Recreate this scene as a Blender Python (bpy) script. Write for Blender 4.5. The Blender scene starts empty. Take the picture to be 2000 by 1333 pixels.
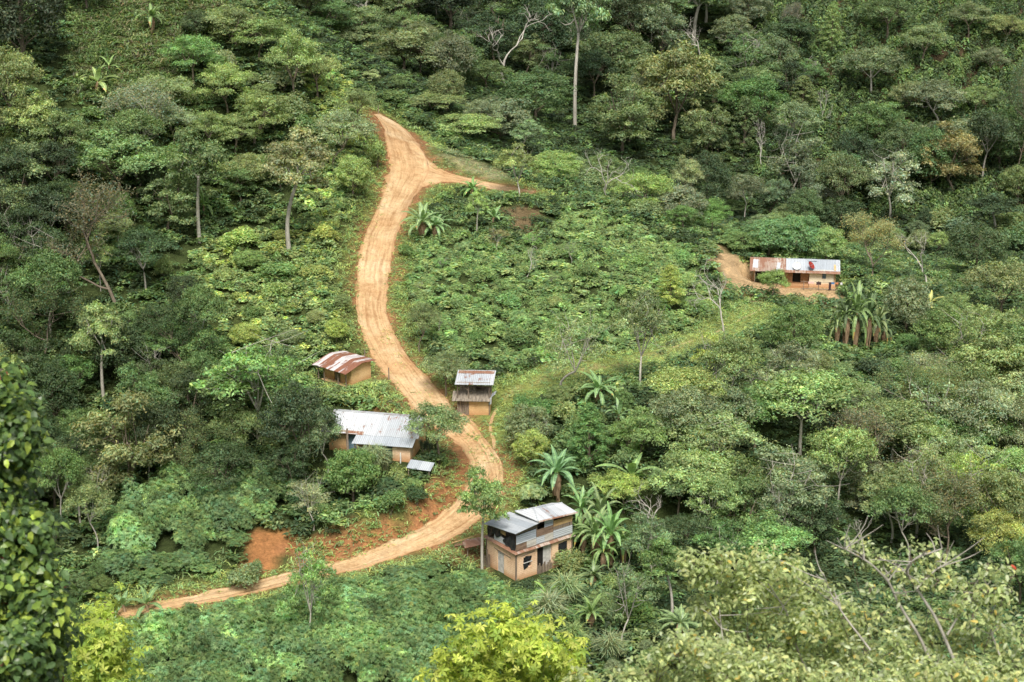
import bpy, math, random
import numpy as np
from mathutils import Vector
R = math.radians
scene = bpy.context.scene
COL = scene.collection
rng = np.random.default_rng(11)
random.seed(11)

# ------------------------------------------------------------------ camera
PITCH = R(19.0)
FPX = 70.0 / 36.0 * 2000.0
CP, SP = math.cos(PITCH), math.sin(PITCH)
cam_d = bpy.data.cameras.new("camera")
cam = bpy.data.objects.new("camera", cam_d)
COL.objects.link(cam)
cam.location = (0, 0, 0)
cam.rotation_euler = (math.pi / 2 - PITCH, 0, 0)
cam_d.lens = 70.0
cam_d.sensor_width = 36.0
cam_d.clip_start = 0.5
cam_d.clip_end = 3000.0
cam_d.dof.use_dof = True
cam_d.dof.focus_distance = 175.0
cam_d.dof.aperture_fstop = 3.2
scene.camera = cam


def ray(px, py):
    """direction of the sight line through a point of the 2000 px wide frame, per metre of Y"""
    u = (np.asarray(px, float) - 1000.0) / FPX
    v = -(np.asarray(py, float) - 666.5) / FPX
    dy = CP + v * SP
    dz = -SP + v * CP
    return u / dy, dz / dy


def project(x, y, z):
    f = y * CP - z * SP
    upc = y * SP + z * CP
    return 1000.0 + FPX * x / f, 666.5 - FPX * upc / f, f


# ------------------------------------------------------------------ terrain: a survey of the valley (frame point, distance north)
CTRL = [
    # lower edge of the view
    (0, 1333, 121), (300, 1333, 122), (600, 1333, 123), (1000, 1333, 123), (1400, 1333, 122), (1700, 1333, 121), (2000, 1333, 121),
    (0, 1200, 134), (250, 1200, 135), (500, 1200, 132), (800, 1200, 131), (1000, 1180, 134), (1250, 1180, 135), (1700, 1180, 137), (2000, 1180, 138),
    # left gully and left slope
    (150, 1090, 143), (150, 980, 153), (150, 880, 162), (200, 700, 172), (200, 500, 186), (200, 300, 200), (200, 100, 214), (150, 0, 222),
    (0, 700, 170), (0, 400, 190), (0, 100, 208),
    (450, 1050, 142), (450, 1000, 147), (450, 900, 157), (450, 700, 171), (450, 500, 189), (450, 300, 205), (450, 100, 220), (470, 0, 228),
    (620, 300, 209), (620, 150, 224), (610, 90, 232), (680, 200, 225),
    # spur with the houses and the road
    (350, 1175, 136), (560, 1130, 138), (700, 1100, 139.5), (820, 1050, 142.5), (900, 1000, 146), (950, 920, 152.5), (930, 860, 157), (860, 800, 162), (800, 740, 167), (740, 660, 174.5),
    (720, 560, 184), (740, 450, 196), (790, 340, 211), (770, 270, 222), (738, 226, 229.5),
    (650, 960, 149), (700, 900, 154), (780, 880, 155.5), (650, 870, 156.5), (660, 750, 166), (600, 760, 164), (600, 600, 178), (640, 450, 193), (570, 420, 197),
    (1030, 1110, 140), (1100, 1080, 142), (940, 812, 161), (1000, 900, 153), (1000, 1000, 145.5),
    (850, 560, 184), (900, 450, 197), (930, 640, 176), (1000, 560, 185), (1000, 450, 199),
    (900, 330, 215.5), (850, 290, 219), (1000, 350, 214), (1000, 378, 209.5),
    (1060, 740, 165), (1200, 715, 171), (1340, 670, 178), (1420, 640, 184), (1480, 607, 190), (1100, 560, 187), (1250, 560, 190), (1250, 640, 182), (1400, 560, 194),
    (1100, 400, 208), (1200, 440, 206.5), (1300, 480, 205), (1390, 500, 203.5), (1470, 560, 199), (1555, 568, 199), (1640, 570, 199.5), (1700, 600, 198), (1900, 590, 202), (2000, 590, 204),
    # right wood below the farmhouse
    (1150, 950, 148), (1150, 850, 155), (1300, 800, 160), (1300, 900, 152), (1500, 800, 164), (1500, 700, 174), (1700, 700, 184), (1950, 700, 188),
    (1500, 930, 156), (1800, 850, 166), (1800, 980, 157), (1400, 1060, 145), (1700, 1080, 146), (2000, 980, 158), (2000, 1080, 147), (2000, 850, 168),
    # behind the ridge
    (700, 110, 262), (800, 150, 256), (850, 225, 241), (800, 40, 290), (930, 280, 236), (1000, 325, 235), (1100, 350, 238), (1230, 370, 242), (1320, 400, 245),
    (1500, 440, 246), (1700, 480, 244), (1900, 480, 246), (2000, 480, 247),
    (1000, 200, 268), (1100, 240, 270), (1300, 260, 272), (1500, 300, 270), (1800, 340, 268), (2000, 340, 268), (1100, 100, 297), (1300, 120, 296), (1600, 150, 293), (1900, 150, 291),
    (900, 0, 316), (1200, 0, 316), (1500, 0, 314), (1800, 0, 311), (2000, 0, 310),
]
XYZ_EXTRA = [
    (-45, 104, -67), (0, 104, -69.5), (45, 104, -69.5), (-45, 88, -64), (0, 88, -66), (45, 88, -66), (-40, 65, -54), (0, 65, -55), (40, 65, -55),
    (-40, 42, -39), (0, 42, -40), (40, 42, -40), (-30, 22, -24), (0, 22, -25), (30, 22, -25), (0, 8, -11), (-20, 5, -8), (20, 5, -8), (0, -5, -1.8), (-40, -30, 8), (40, -30, 8), (0, -40, 12),
    (-110, 150, -58), (-110, 230, -18), (-80, 250, -22), (-60, 275, -26), (-60, 330, -12), (-20, 380, -20), (40, 380, -22), (110, 380, -20), (-150, 330, 10),
    (120, 150, -66), (120, 230, -62), (130, 300, -48), (-120, 90, -50), (120, 90, -58), (-130, 30, -20), (130, 30, -20),
    (-250, 100, -30), (-250, 250, 20), (250, 100, -40), (250, 250, -40), (-250, -40, 20), (250, -40, 20), (0, 480, 30), (-250, 480, 60), (250, 480, 40),
]


def ctrl_xyz():
    P = []
    for px, py, Y in CTRL:
        kx, kz = ray(px, py)
        P.append((kx * Y, Y, kz * Y))
    return np.array(P + XYZ_EXTRA, float)


def tps(r2):
    return 0.5 * r2 * np.log(np.maximum(r2, 1e-9))


_P = ctrl_xyz()
_S = 50.0
_A = _P[:, :2] / _S
_n = len(_A)
_K = tps(((_A[:, None] - _A[None]) ** 2).sum(-1)) + np.eye(_n) * 0.004
_M = np.zeros((_n + 3, _n + 3))
_M[:_n, :_n] = _K
_M[:_n, _n] = 1
_M[:_n, _n + 1:] = _A
_M[_n, :_n] = 1
_M[_n + 1:, :_n] = _A.T
_w = np.linalg.solve(_M, np.concatenate([_P[:, 2], np.zeros(3)]))

GX0, GX1, GY0, GY1, GS = -240.0, 240.0, -40.0, 480.0, 1.25
gx = np.arange(GX0, GX1 + GS / 2, GS)
gy = np.arange(GY0, GY1 + GS / 2, GS)
NX, NY = len(gx), len(gy)


def vnoise(x, y, seed=0):
    """smooth value noise"""
    xi = np.floor(x).astype(np.int64)
    yi = np.floor(y).astype(np.int64)
    fx = x - xi
    fy = y - yi
    fx = fx * fx * (3 - 2 * fx)
    fy = fy * fy * (3 - 2 * fy)

    def h(a, b):
        n = (a * 374761393 + b * 668265263 + seed * 1442695041) & 0x7FFFFFFF
        n = ((n ^ (n >> 13)) * 1274126177) & 0x7FFFFFFF
        return ((n ^ (n >> 16)) & 0xFFFF) / 65535.0
    a = h(xi, yi); b = h(xi + 1, yi); c = h(xi, yi + 1); d = h(xi + 1, yi + 1)
    return (a * (1 - fx) + b * fx) * (1 - fy) + (c * (1 - fx) + d * fx) * fy


def fbm(x, y, seed=0, o=3):
    s = 0; a = 0.5
    for k in range(o):
        s = s + a * (vnoise(x * 2 ** k, y * 2 ** k, seed + k) - 0.5)
        a *= 0.5
    return s


_X, _Y = np.meshgrid(gx, gy)
_q = np.stack([_X.ravel(), _Y.ravel()], 1) / _S
H = np.zeros(len(_q))
for i in range(0, len(_q), 20000):
    c = _q[i:i + 20000]
    H[i:i + 20000] = tps(((c[:, None] - _A[None]) ** 2).sum(-1)) @ _w[:_n] + _w[_n] + c @ _w[_n + 1:]
H = H.reshape(NY, NX)
H0 = H.copy()


def hgt(x, y):
    x = np.asarray(x, float); y = np.asarray(y, float)
    fx = np.clip((x - GX0) / GS, 0, NX - 1.001)
    fy = np.clip((y - GY0) / GS, 0, NY - 1.001)
    i = fx.astype(int); j = fy.astype(int)
    a = fx - i; b = fy - j
    return (H[j, i] * (1 - a) + H[j, i + 1] * a) * (1 - b) + (H[j + 1, i] * (1 - a) + H[j + 1, i + 1] * a) * b


def hit(px, py, y0=60.0, y1=460.0, step=0.4):
    """where the sight line through a frame point first meets the ground"""
    px = np.atleast_1d(np.asarray(px, float)); py = np.atleast_1d(np.asarray(py, float))
    kx, kz = ray(px, py)
    Ys = np.arange(y0, y1, step)
    out = np.full(len(px), y1)
    for i in range(len(px)):
        b = kz[i] * Ys < hgt(kx[i] * Ys, Ys)
        if b.any():
            out[i] = Ys[int(b.argmax())] - step * 0.5
    Y = out
    return kx * Y, Y, hgt(kx * Y, Y)


def pt(px, py):
    x, y, z = hit(px, py)
    return Vector((float(x[0]), float(y[0]), float(z[0])))


# ------------------------------------------------------------------ road, yard and path outlines (frame points) laid on the terrain
ROAD = [(731, 224, 741, 224), (748, 250, 788, 250), (754, 285, 818, 284), (759, 315, 836, 310), (757, 345, 838, 342), (742, 395, 806, 395), (715, 450, 776, 455),
        (699, 505, 766, 505), (694, 560, 759, 560), (694, 610, 756, 605), (708, 660, 771, 650), (735, 710, 801, 700), (770, 755, 836, 738), (805, 800, 875, 780),
        (850, 840, 925, 830), (893, 868, 966, 878), (914, 900, 986, 918), (914, 936, 980, 962), (898, 968, 958, 998), (862, 1005, 916, 1032), (802, 1043, 852, 1066),
        (740, 1070, 771, 1091), (670, 1096, 690, 1116), (600, 1111, 613, 1130), (500, 1136, 508, 1156), (420, 1154, 425, 1174), (330, 1172, 332, 1192), (215, 1192, 216, 1212)]
BRANCH = [(806, 288, 798, 385), (832, 306, 822, 368), (856, 325, 846, 360), (884, 340, 876, 357), (935, 352, 930, 364), (1000, 366, 998, 376), (1045, 374, 1045, 380)]
PATH = [(1488, 600, 1492, 606), (1455, 616, 1458, 622), (1420, 634, 1424, 641), (1380, 652, 1384, 660), (1330, 668, 1334, 678), (1270, 690, 1274, 702), (1200, 706, 1203, 720), (1130, 718, 1132, 734),
        (1060, 735, 1064, 750), (1010, 752, 1018, 768), (975, 775, 990, 790)]
TRAIL = [(966, 790, 974, 792), (958, 815, 966, 817), (953, 840, 961, 841), (960, 862, 970, 862), (958, 880, 968, 882)]


def strip_world(pairs, nsub, nac):
    """resample pairs of edge points (smoothly) and drop them on the ground: (rows, columns, 2)"""
    p = np.array(pairs, float)
    n = len(p)
    t = np.linspace(0, n - 1, (n - 1) * nsub + 1)
    i = np.clip(t.astype(int), 0, n - 2); f = (t - i)[:, None]
    g = lambda k: p[np.clip(k, 0, n - 1)]
    a, b, c, d = g(i - 1), g(i), g(i + 1), g(i + 2)
    q = 0.5 * ((2 * b) + (c - a) * f + (2 * a - 5 * b + 4 * c - d) * f ** 2 + (3 * b - a - 3 * c + d) * f ** 3)
    lx, ly, _ = hit(q[:, 0], q[:, 1])
    rx, ry, _ = hit(q[:, 2], q[:, 3])
    L = np.stack([lx, ly], 1); Rr = np.stack([rx, ry], 1)
    k = np.ones(5) / 5
    for A in (L, Rr):
        for c_ in (0, 1):
            e = np.concatenate([[A[0, c_]] * 2, A[:, c_], [A[-1, c_]] * 2])
            A[:, c_] = np.convolve(e, k, "valid")
    v = np.linspace(0, 1, nac)[None, :, None]
    return L[:, None] * (1 - v) + Rr[:, None] * v


road_w = strip_world(ROAD, 14, 25)
branch_w = strip_world(BRANCH, 12, 13)
path_w = strip_world(PATH, 10, 7)
trail_w = strip_world(TRAIL, 8, 5)


def poly_mask(px, py, poly):
    poly = np.asarray(poly, float)
    ins = np.zeros(px.shape, bool)
    j = len(poly) - 1
    for i in range(len(poly)):
        xi, yi = poly[i]; xj, yj = poly[j]
        c = ((yi > py) != (yj > py)) & (px < (xj - xi) * (py - yi) / (yj - yi + 1e-12) + xi)
        ins ^= c
        j = i
    return ins


def dist_to(x, y, S):
    """distance to the nearest of the sample points S (x, y, radius), minus the radius"""
    out = np.full(x.shape, 1e9)
    xf, yf, of = x.ravel(), y.ravel(), out.ravel()
    for i in range(0, len(xf), 8000):
        d = np.sqrt((xf[i:i + 8000, None] - S[None, :, 0]) ** 2 + (yf[i:i + 8000, None] - S[None, :, 1]) ** 2) - S[None, :, 2]
        of[i:i + 8000] = d.min(1)
    return of.reshape(x.shape)


def samples(W):
    c = W[:, W.shape[1] // 2]
    r = np.linalg.norm(W[:, 0] - W[:, -1], axis=1) / 2
    return np.column_stack([c, r])


ROAD_S = np.concatenate([samples(road_w), samples(branch_w)[26:]])
PATH_S = np.concatenate([samples(path_w), samples(trail_w)])
TRACK_S = np.concatenate([ROAD_S, PATH_S])

# gentle unevenness everywhere but on the road; the left bank above the road is cut steep
_dr = dist_to(_X, _Y, np.concatenate([ROAD_S[::3], PATH_S[::3]]))
_far = np.clip(_dr / 4.0, 0, 1)
H += _far * (fbm(_X / 7.0, _Y / 7.0, 3) * 1.3 + fbm(_X / 2.6, _Y / 2.6, 9) * 0.5)
# cut banks: push the ground up quickly on the uphill side of the road
_up = samples(road_w)
_dl = road_w[:, 0] - road_w[:, -1]
_dl /= np.linalg.norm(_dl, axis=1)[:, None] + 1e-9
near = (_dr < 5.2) & (_Y > 125) & (_Y < 226)
_ii = np.argwhere(near)
for j, i in _ii:
    d = (gx[i] - _up[:, 0]) ** 2 + (gy[j] - _up[:, 1]) ** 2
    k = int(d.argmin())
    side = (gx[i] - _up[k, 0]) * _dl[k, 0] + (gy[j] - _up[k, 1]) * _dl[k, 1]
    e = side - _up[k, 2]
    if e > 0.25 and 139 < _up[k, 1] < 222:
        H[j, i] += (1.5 if _up[k, 1] > 158 else 2.3) * min(1.0, (e - 0.25) / 1.5) * max(0.0, 1 - max(0, e - 1.8) / 3.2)

# ------------------------------------------------------------------ materials (all node based)
class NT:
    def __init__(s, name):
        s.m = bpy.data.materials.new(name)
        s.m.use_nodes = True
        s.t = s.m.node_tree
        s.t.nodes.clear()
        s.out = s.n('ShaderNodeOutputMaterial')

    def n(s, kind, **kw):
        nd = s.t.nodes.new(kind)
        for k, v in kw.items():
            if k in nd.inputs:
                nd.inputs[k].default_value = v
            else:
                setattr(nd, k, v)
        return nd

    def l(s, a, b):
        s.t.links.new(a, b)

    def coord(s, which='Object'):
        return s.n('ShaderNodeTexCoord').outputs[which]

    def mapped(s, vec, scale):
        mp = s.n('ShaderNodeMapping')
        mp.inputs['Scale'].default_value = scale
        s.l(vec, mp.inputs['Vector'])
        return mp.outputs['Vector']

    def noise(s, vec, scale, detail=4, rough=0.6):
        nd = s.n('ShaderNodeTexNoise')
        nd.inputs['Scale'].default_value = scale
        nd.inputs['Detail'].default_value = detail
        nd.inputs['Roughness'].default_value = rough
        s.l(vec, nd.inputs['Vector'])
        return nd.outputs['Fac']

    def ramp(s, fac, stops):
        nd = s.n('ShaderNodeValToRGB')
        e = nd.color_ramp.elements
        while len(e) < len(stops):
            e.new(0.5)
        for el, (p, c) in zip(e, stops):
            el.position = p
            el.color = c if len(c) == 4 else (*c, 1)
        s.l(fac, nd.inputs['Fac'])
        return nd.outputs['Color']

    def mix(s, fac, a, b, mode='MIX'):
        nd = s.n('ShaderNodeMix', data_type='RGBA', blend_type=mode)
        for sock, val in ((nd.inputs[0], fac), (nd.inputs[6], a), (nd.inputs[7], b)):
            if isinstance(val, (int, float)):
                sock.default_value = val
            elif isinstance(val, tuple):
                sock.default_value = val if len(val) == 4 else (*val, 1)
            else:
                s.l(val, sock)
        return nd.outputs[2]

    def bsdf(s, col, rough=0.8, spec=0.3, metal=0.0, bump=None, bstr=0.4, bdist=0.05):
        b = s.n('ShaderNodeBsdfPrincipled')
        if isinstance(col, tuple):
            b.inputs['Base Color'].default_value = (*col, 1)
        else:
            s.l(col, b.inputs['Base Color'])
        if isinstance(rough, (int, float)):
            b.inputs['Roughness'].default_value = rough
        else:
            s.l(rough, b.inputs['Roughness'])
        b.inputs['Specular IOR Level'].default_value = spec
        b.inputs['Metallic'].default_value = metal
        if bump is not None:
            bn = s.n('ShaderNodeBump')
            bn.inputs['Strength'].default_value = bstr
            bn.inputs['Distance'].default_value = bdist
            s.l(bump, bn.inputs['Height'])
            s.l(bn.outputs['Normal'], b.inputs['Normal'])
        s.l(b.outputs['BSDF'], s.out.inputs['Surface'])
        return b


M = {}


def make_materials():
    # dirt road: ruts run along u, washed paler in the wheel tracks
    t = NT('packed_dirt')
    uv = t.coord('UV')
    g = t.coord('Object')
    wob = t.noise(g, 0.22, 2)
    uvw = t.n('ShaderNodeVectorMath', operation='ADD')
    t.l(uv, uvw.inputs[0])
    wv = t.n('ShaderNodeCombineXYZ')
    wm = t.n('ShaderNodeMath', operation='MULTIPLY')
    t.l(wob, wm.inputs[0])
    wm.inputs[1].default_value = 0.22
    t.l(wm.outputs[0], wv.inputs['Y'])
    t.l(wv.outputs[0], uvw.inputs[1])
    uv = uvw.outputs[0]
    ruts = t.noise(t.mapped(uv, (0.09, 7.0, 1)), 1.0, 3, 0.6)
    ruts2 = t.noise(t.mapped(uv, (0.30, 17.0, 1)), 1.0, 4, 0.7)
    big = t.noise(g, 0.22, 4)
    fine = t.noise(g, 5.0, 5, 0.75)
    stone = t.noise(g, 16.0, 2, 0.6)
    c = t.ramp(big, [(0.3, (0.42, 0.255, 0.13)), (0.5, (0.50, 0.345, 0.195)), (0.7, (0.55, 0.42, 0.275))])
    c = t.mix(0.9, c, t.ramp(ruts, [(0.34, (0.72, 0.63, 0.55)), (0.46, (0.96, 0.94, 0.90)), (0.56, (1.12, 1.12, 1.10)), (0.64, (0.88, 0.84, 0.78)), (0.72, (1.1, 1.1, 1.08))]), 'MULTIPLY')
    c = t.mix(0.85, c, t.ramp(t.noise(g, 1.1, 5, 0.75), [(0.34, (0.74, 0.68, 0.62)), (0.5, (1, 1, 1)), (0.66, (1.12, 1.12, 1.12))]), 'MULTIPLY')
    c = t.mix(0.5, c, t.ramp(ruts2, [(0.34, (0.78, 0.73, 0.68)), (0.54, (1.05, 1.05, 1.04))]), 'MULTIPLY')
    c = t.mix(0.8, c, t.ramp(fine, [(0.28, (0.66, 0.60, 0.55)), (0.5, (1, 1, 1)), (0.76, (1.16, 1.16, 1.16))]), 'MULTIPLY')
    c = t.mix(0.6, c, t.ramp(stone, [(0.62, (1, 1, 1)), (0.70, (1.5, 1.5, 1.5))]), 'MULTIPLY')
    edge = t.n('ShaderNodeAttribute', attribute_name='edge')
    c = t.mix(edge.outputs['Fac'], c, t.mix(fine, (0.34, 0.18, 0.085), (0.44, 0.27, 0.145)))
    t.bsdf(c, 0.95, 0.1, bump=t.mix(0.4, ruts2, fine), bstr=0.8, bdist=0.14)
    M['road'] = t.m
    t = NT('trodden_path')
    g = t.coord('Object')
    n = t.noise(g, 1.3, 5, 0.75)
    c = t.ramp(n, [(0.36, (0.14, 0.17, 0.05)), (0.5, (0.32, 0.27, 0.13)), (0.64, (0.50, 0.37, 0.21))])
    t.bsdf(c, 0.95, 0.1, bump=n, bstr=0.6)
    M['path'] = t.m
    # terrain: surveyed tone (grass, litter, clay) broken up with noise
    t = NT('hillside_soil')
    a = t.n('ShaderNodeAttribute', attribute_name='tone')
    g = t.coord('Object')
    n1 = t.noise(g, 0.9, 5, 0.7)
    n2 = t.noise(g, 4.0, 5, 0.8)
    c = t.mix(0.8, a.outputs['Color'], t.ramp(n1, [(0.3, (0.55, 0.55, 0.5)), (0.55, (1, 1, 1)), (0.75, (1.35, 1.3, 1.2))]), 'MULTIPLY')
    c = t.mix(0.8, c, t.ramp(n2, [(0.3, (0.45, 0.45, 0.42)), (0.5, (1, 1, 1)), (0.72, (1.5, 1.45, 1.35))]), 'MULTIPLY')
    t.bsdf(c, 0.95, 0.1, bump=n2, bstr=0.9, bdist=0.25)
    M['ground'] = t.m
    # foliage: per-object colour x per-leaf tint
    for nm, trans, rough, spec in (('leaf', 0.45, 0.55, 0.3), ('glossy_leaf', 0.30, 0.36, 0.45)):
        t = NT(nm)
        oi = t.n('ShaderNodeObjectInfo')
        a = t.n('ShaderNodeAttribute', attribute_name='tint')
        c = t.mix(1.0, oi.outputs['Color'], a.outputs['Color'], 'MULTIPLY')
        b = t.bsdf(c, rough, spec)
        tr = t.n('ShaderNodeBsdfTranslucent')
        t.l(t.mix(1.0, c, (1.15, 1.2, 0.6), 'MULTIPLY'), tr.inputs['Color'])
        mx = t.n('ShaderNodeMixShader')
        mx.inputs[0].default_value = trans
        t.l(b.outputs['BSDF'], mx.inputs[1])
        t.l(tr.outputs['BSDF'], mx.inputs[2])
        t.l(mx.outputs['Shader'], t.out.inputs['Surface'])
        M[nm] = t.m
    # bark
    for nm, c0, c1 in (('bark', (0.09, 0.07, 0.05), (0.25, 0.21, 0.16)), ('pale_bark', (0.26, 0.24, 0.20), (0.55, 0.52, 0.46)), ('dead_wood', (0.36, 0.33, 0.29), (0.66, 0.62, 0.56))):
        t = NT(nm)
        g = t.coord('Object')
        n = t.noise(t.mapped(g, (3, 3, 0.8)), 1.6, 5, 0.75)
        t.bsdf(t.ramp(n, [(0.32, c0), (0.68, c1)]), 0.9, 0.15, bump=n, bstr=0.5)
        M[nm] = t.m
    # adobe
    for nm, c0, c1, c2 in (('adobe', (0.52, 0.31, 0.145), (0.70, 0.46, 0.235), (0.76, 0.53, 0.30)), ('adobe_brown', (0.22, 0.125, 0.065), (0.34, 0.20, 0.11), (0.42, 0.27, 0.15)),
                           ('plaster_cream', (0.66, 0.57, 0.40), (0.80, 0.72, 0.54), (0.84, 0.78, 0.62)), ('adobe_pink', (0.60, 0.38, 0.24), (0.77, 0.54, 0.36), (0.82, 0.62, 0.44))):
        t = NT(nm)
        g = t.coord('Object')
        n = t.noise(g, 0.9, 5, 0.7)
        n2 = t.noise(t.mapped(g, (1, 1, 2.2)), 6.0, 4, 0.7)
        c = t.ramp(n, [(0.3, c0), (0.5, c1), (0.72, c2)])
        wv = t.n('ShaderNodeTexWave', wave_type='BANDS', bands_direction='Z')
        wv.inputs['Scale'].default_value = 2.1
        wv.inputs['Distortion'].default_value = 1.2
        wv.inputs['Detail'].default_value = 2.0
        t.l(g, wv.inputs['Vector'])
        c = t.mix(0.45, c, t.ramp(wv.outputs['Fac'], [(0.0, (0.62, 0.58, 0.54)), (0.25, (1, 1, 1))]), 'MULTIPLY')
        c = t.mix(0.7, c, t.ramp(n2, [(0.28, (0.6, 0.55, 0.5)), (0.5, (1, 1, 1)), (0.75, (1.12, 1.12, 1.12))]), 'MULTIPLY')
        sx = t.n('ShaderNodeSeparateXYZ')
        t.l(g, sx.inputs[0])
        mr = t.n('ShaderNodeMapRange')
        mr.inputs['From Min'].default_value = -0.1
        mr.inputs['From Max'].default_value = 0.55
        t.l(sx.outputs['Z'], mr.inputs['Value'])
        low = t.mix(n2, (0.40, 0.19, 0.085), (0.52, 0.28, 0.13))
        c = t.mix(mr.outputs[0], low, c)
        t.bsdf(c, 0.92, 0.1, bump=n2, bstr=0.5, bdist=0.04)
        M[nm] = t.m
    # corrugated sheet: coloured sheet by sheet along object X, ribs along X, rust by noise
    for nm, axis, base0, base1, rust, streak in (('zinc', 'X', (0.42, 0.45, 0.48), (0.62, 0.64, 0.66), 0.43, 1.0), ('zinc_grey', 'X', (0.36, 0.40, 0.44), (0.54, 0.57, 0.60), 0.36, 1.0),
                                                 ('rust_striped', 'X', (0.50, 0.45, 0.44), (0.64, 0.60, 0.60), 0.585, 0.8), ('zinc_wall', 'Z', (0.34, 0.38, 0.43), (0.56, 0.59, 0.62), 0.34, 1.0),
                                                 ('rusty_sheet', 'X', (0.30, 0.20, 0.14), (0.48, 0.40, 0.34), 0.53, 1.0)):
        t = NT(nm)
        g = t.coord('Object')
        sx = t.n('ShaderNodeSeparateXYZ')
        t.l(g, sx.inputs[0])
        v = sx.outputs[axis]
        mul = t.n('ShaderNodeMath', operation='MULTIPLY')
        t.l(v, mul.inputs[0])
        mul.inputs[1].default_value = 1.9 if nm == 'rust_striped' else 1.25
        fl = t.n('ShaderNodeMath', operation='FLOOR')
        t.l(mul.outputs[0], fl.inputs[0])
        wn = t.n('ShaderNodeTexWhiteNoise', noise_dimensions='1D')
        t.l(fl.outputs[0], wn.inputs['W'])
        fr = t.n('ShaderNodeMath', operation='FRACT')
        t.l(mul.outputs[0], fr.inputs[0])
        c = t.mix(wn.outputs['Value'], base0, base1)
        seam = t.ramp(fr.outputs[0], [(0.0, (0.62, 0.60, 0.58)), (0.035, (1, 1, 1))])
        c = t.mix(0.7, c, seam, 'MULTIPLY')
        # ribs
        rb = t.n('ShaderNodeMath', operation='MULTIPLY')
        t.l(v, rb.inputs[0])
        rb.inputs[1].default_value = 2 * math.pi / 0.16
        sn = t.n('ShaderNodeMath', operation='SINE')
        t.l(rb.outputs[0], sn.inputs[0])
        c = t.mix(0.55, c, t.ramp(sn.outputs[0], [(0.0, (0.70, 0.70, 0.72)), (0.8, (1.05, 1.05, 1.05))]), 'MULTIPLY')
        # dirt streaks down the slope + rust
        sc = (5.0, 0.6, 0.6) if axis == 'X' else (0.6, 0.6, 5.0)
        n1 = t.noise(t.mapped(g, sc), 0.9, 5, 0.7)
        n2 = t.noise(g, 0.75, 5, 0.72)
        c = t.mix(0.6, c, t.ramp(n1, [(0.3, (0.66, 0.64, 0.63)), (0.5, (1, 1, 1))]), 'MULTIPLY')
        ad = t.n('ShaderNodeMath', operation='ADD')
        t.l(t.mix(0.45, n2, n1), ad.inputs[0])
        m2 = t.n('ShaderNodeMath', operation='MULTIPLY_ADD')
        t.l(wn.outputs['Value'], m2.inputs[0])
        m2.inputs[1].default_value = 0.38 if nm == 'rust_striped' else 0.10
        m2.inputs[2].default_value = -0.19 if nm == 'rust_striped' else -0.05
        t.l(m2.outputs[0], ad.inputs[1])
        fac = t.ramp(ad.outputs[0], [(rust - 0.06, (1, 1, 1)), (rust, (0, 0, 0))])
        rc = t.mix(n1, (0.15, 0.055, 0.035), (0.32, 0.15, 0.09)) if nm == 'rust_striped' else t.mix(n1, (0.15, 0.065, 0.04), (0.36, 0.20, 0.13))
        c = t.mix(fac, c, rc)
        t.bsdf(c, 0.55, 0.4, bump=sn.outputs[0], bstr=0.4, bdist=0.02)
        M[nm] = t.m
    # wood
    for nm, c0, c1, ax in (('weathered_wood', (0.12, 0.09, 0.07), (0.31, 0.25, 0.19), 'Z'), ('grey_planks', (0.13, 0.11, 0.09), (0.34, 0.29, 0.23), 'Y'), ('yellow_boards', (0.28, 0.17, 0.075), (0.52, 0.36, 0.18), 'H'),
                           ('brown_boards', (0.13, 0.085, 0.06), (0.30, 0.21, 0.15), 'H'), ('pale_boards', (0.36, 0.34, 0.30), (0.60, 0.57, 0.52), 'H')):
        t = NT(nm)
        g = t.coord('Object')
        sc = {'Z': (7, 7, 0.6), 'Y': (7, 0.6, 4), 'H': (0.5, 0.5, 6)}[ax]
        n = t.noise(t.mapped(g, sc), 1.0, 4, 0.7)
        n2 = t.noise(g, 3.0, 4, 0.7)
        c = t.ramp(n, [(0.34, c0), (0.66, c1)])
        c = t.mix(0.5, c, t.ramp(n2, [(0.3, (0.6, 0.6, 0.6)), (0.6, (1.1, 1.1, 1.1))]), 'MULTIPLY')
        t.bsdf(c, 0.9, 0.15, bump=n, bstr=0.5, bdist=0.02)
        M[nm] = t.m
    for nm, c0, c1, rough in (('dark_interior', (0.012, 0.011, 0.010), (0.03, 0.026, 0.022), 0.95), ('black_plastic', (0.010, 0.011, 0.013), (0.035, 0.038, 0.042), 0.5), ('white_paint', (0.55, 0.56, 0.54), (0.72, 0.72, 0.70), 0.6),  # dark_interior: shade of unlit rooms put into a near-black colour
                              ('red_dish', (0.22, 0.025, 0.02), (0.32, 0.05, 0.035), 0.5), ('blue_door', (0.10, 0.16, 0.20), (0.18, 0.26, 0.31), 0.6), ('pale_door', (0.34, 0.33, 0.31), (0.62, 0.60, 0.57), 0.7),
                              ('pink_cloth', (0.6, 0.36, 0.33), (0.72, 0.52, 0.48), 0.9), ('dark_cloth', (0.03, 0.02, 0.025), (0.09, 0.06, 0.06), 0.9), ('blue_cloth', (0.04, 0.12, 0.32), (0.09, 0.22, 0.46), 0.9),
                              ('orange_cloth', (0.5, 0.17, 0.07), (0.6, 0.26, 0.12), 0.9), ('white_cloth', (0.62, 0.64, 0.66), (0.78, 0.78, 0.78), 0.9), ('flower_red', (0.5, 0.09, 0.06), (0.6, 0.16, 0.1), 0.8)):
        t = NT(nm)
        n = t.noise(t.coord('Object'), 3.5, 4, 0.7)
        t.bsdf(t.ramp(n, [(0.3, c0), (0.7, c1)]), rough, 0.2, bump=n, bstr=0.3, bdist=0.05)
        M[nm] = t.m
    # banana
    t = NT('banana_leaf')
    oi = t.n('ShaderNodeObjectInfo')
    a = t.n('ShaderNodeAttribute', attribute_name='tint')
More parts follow.
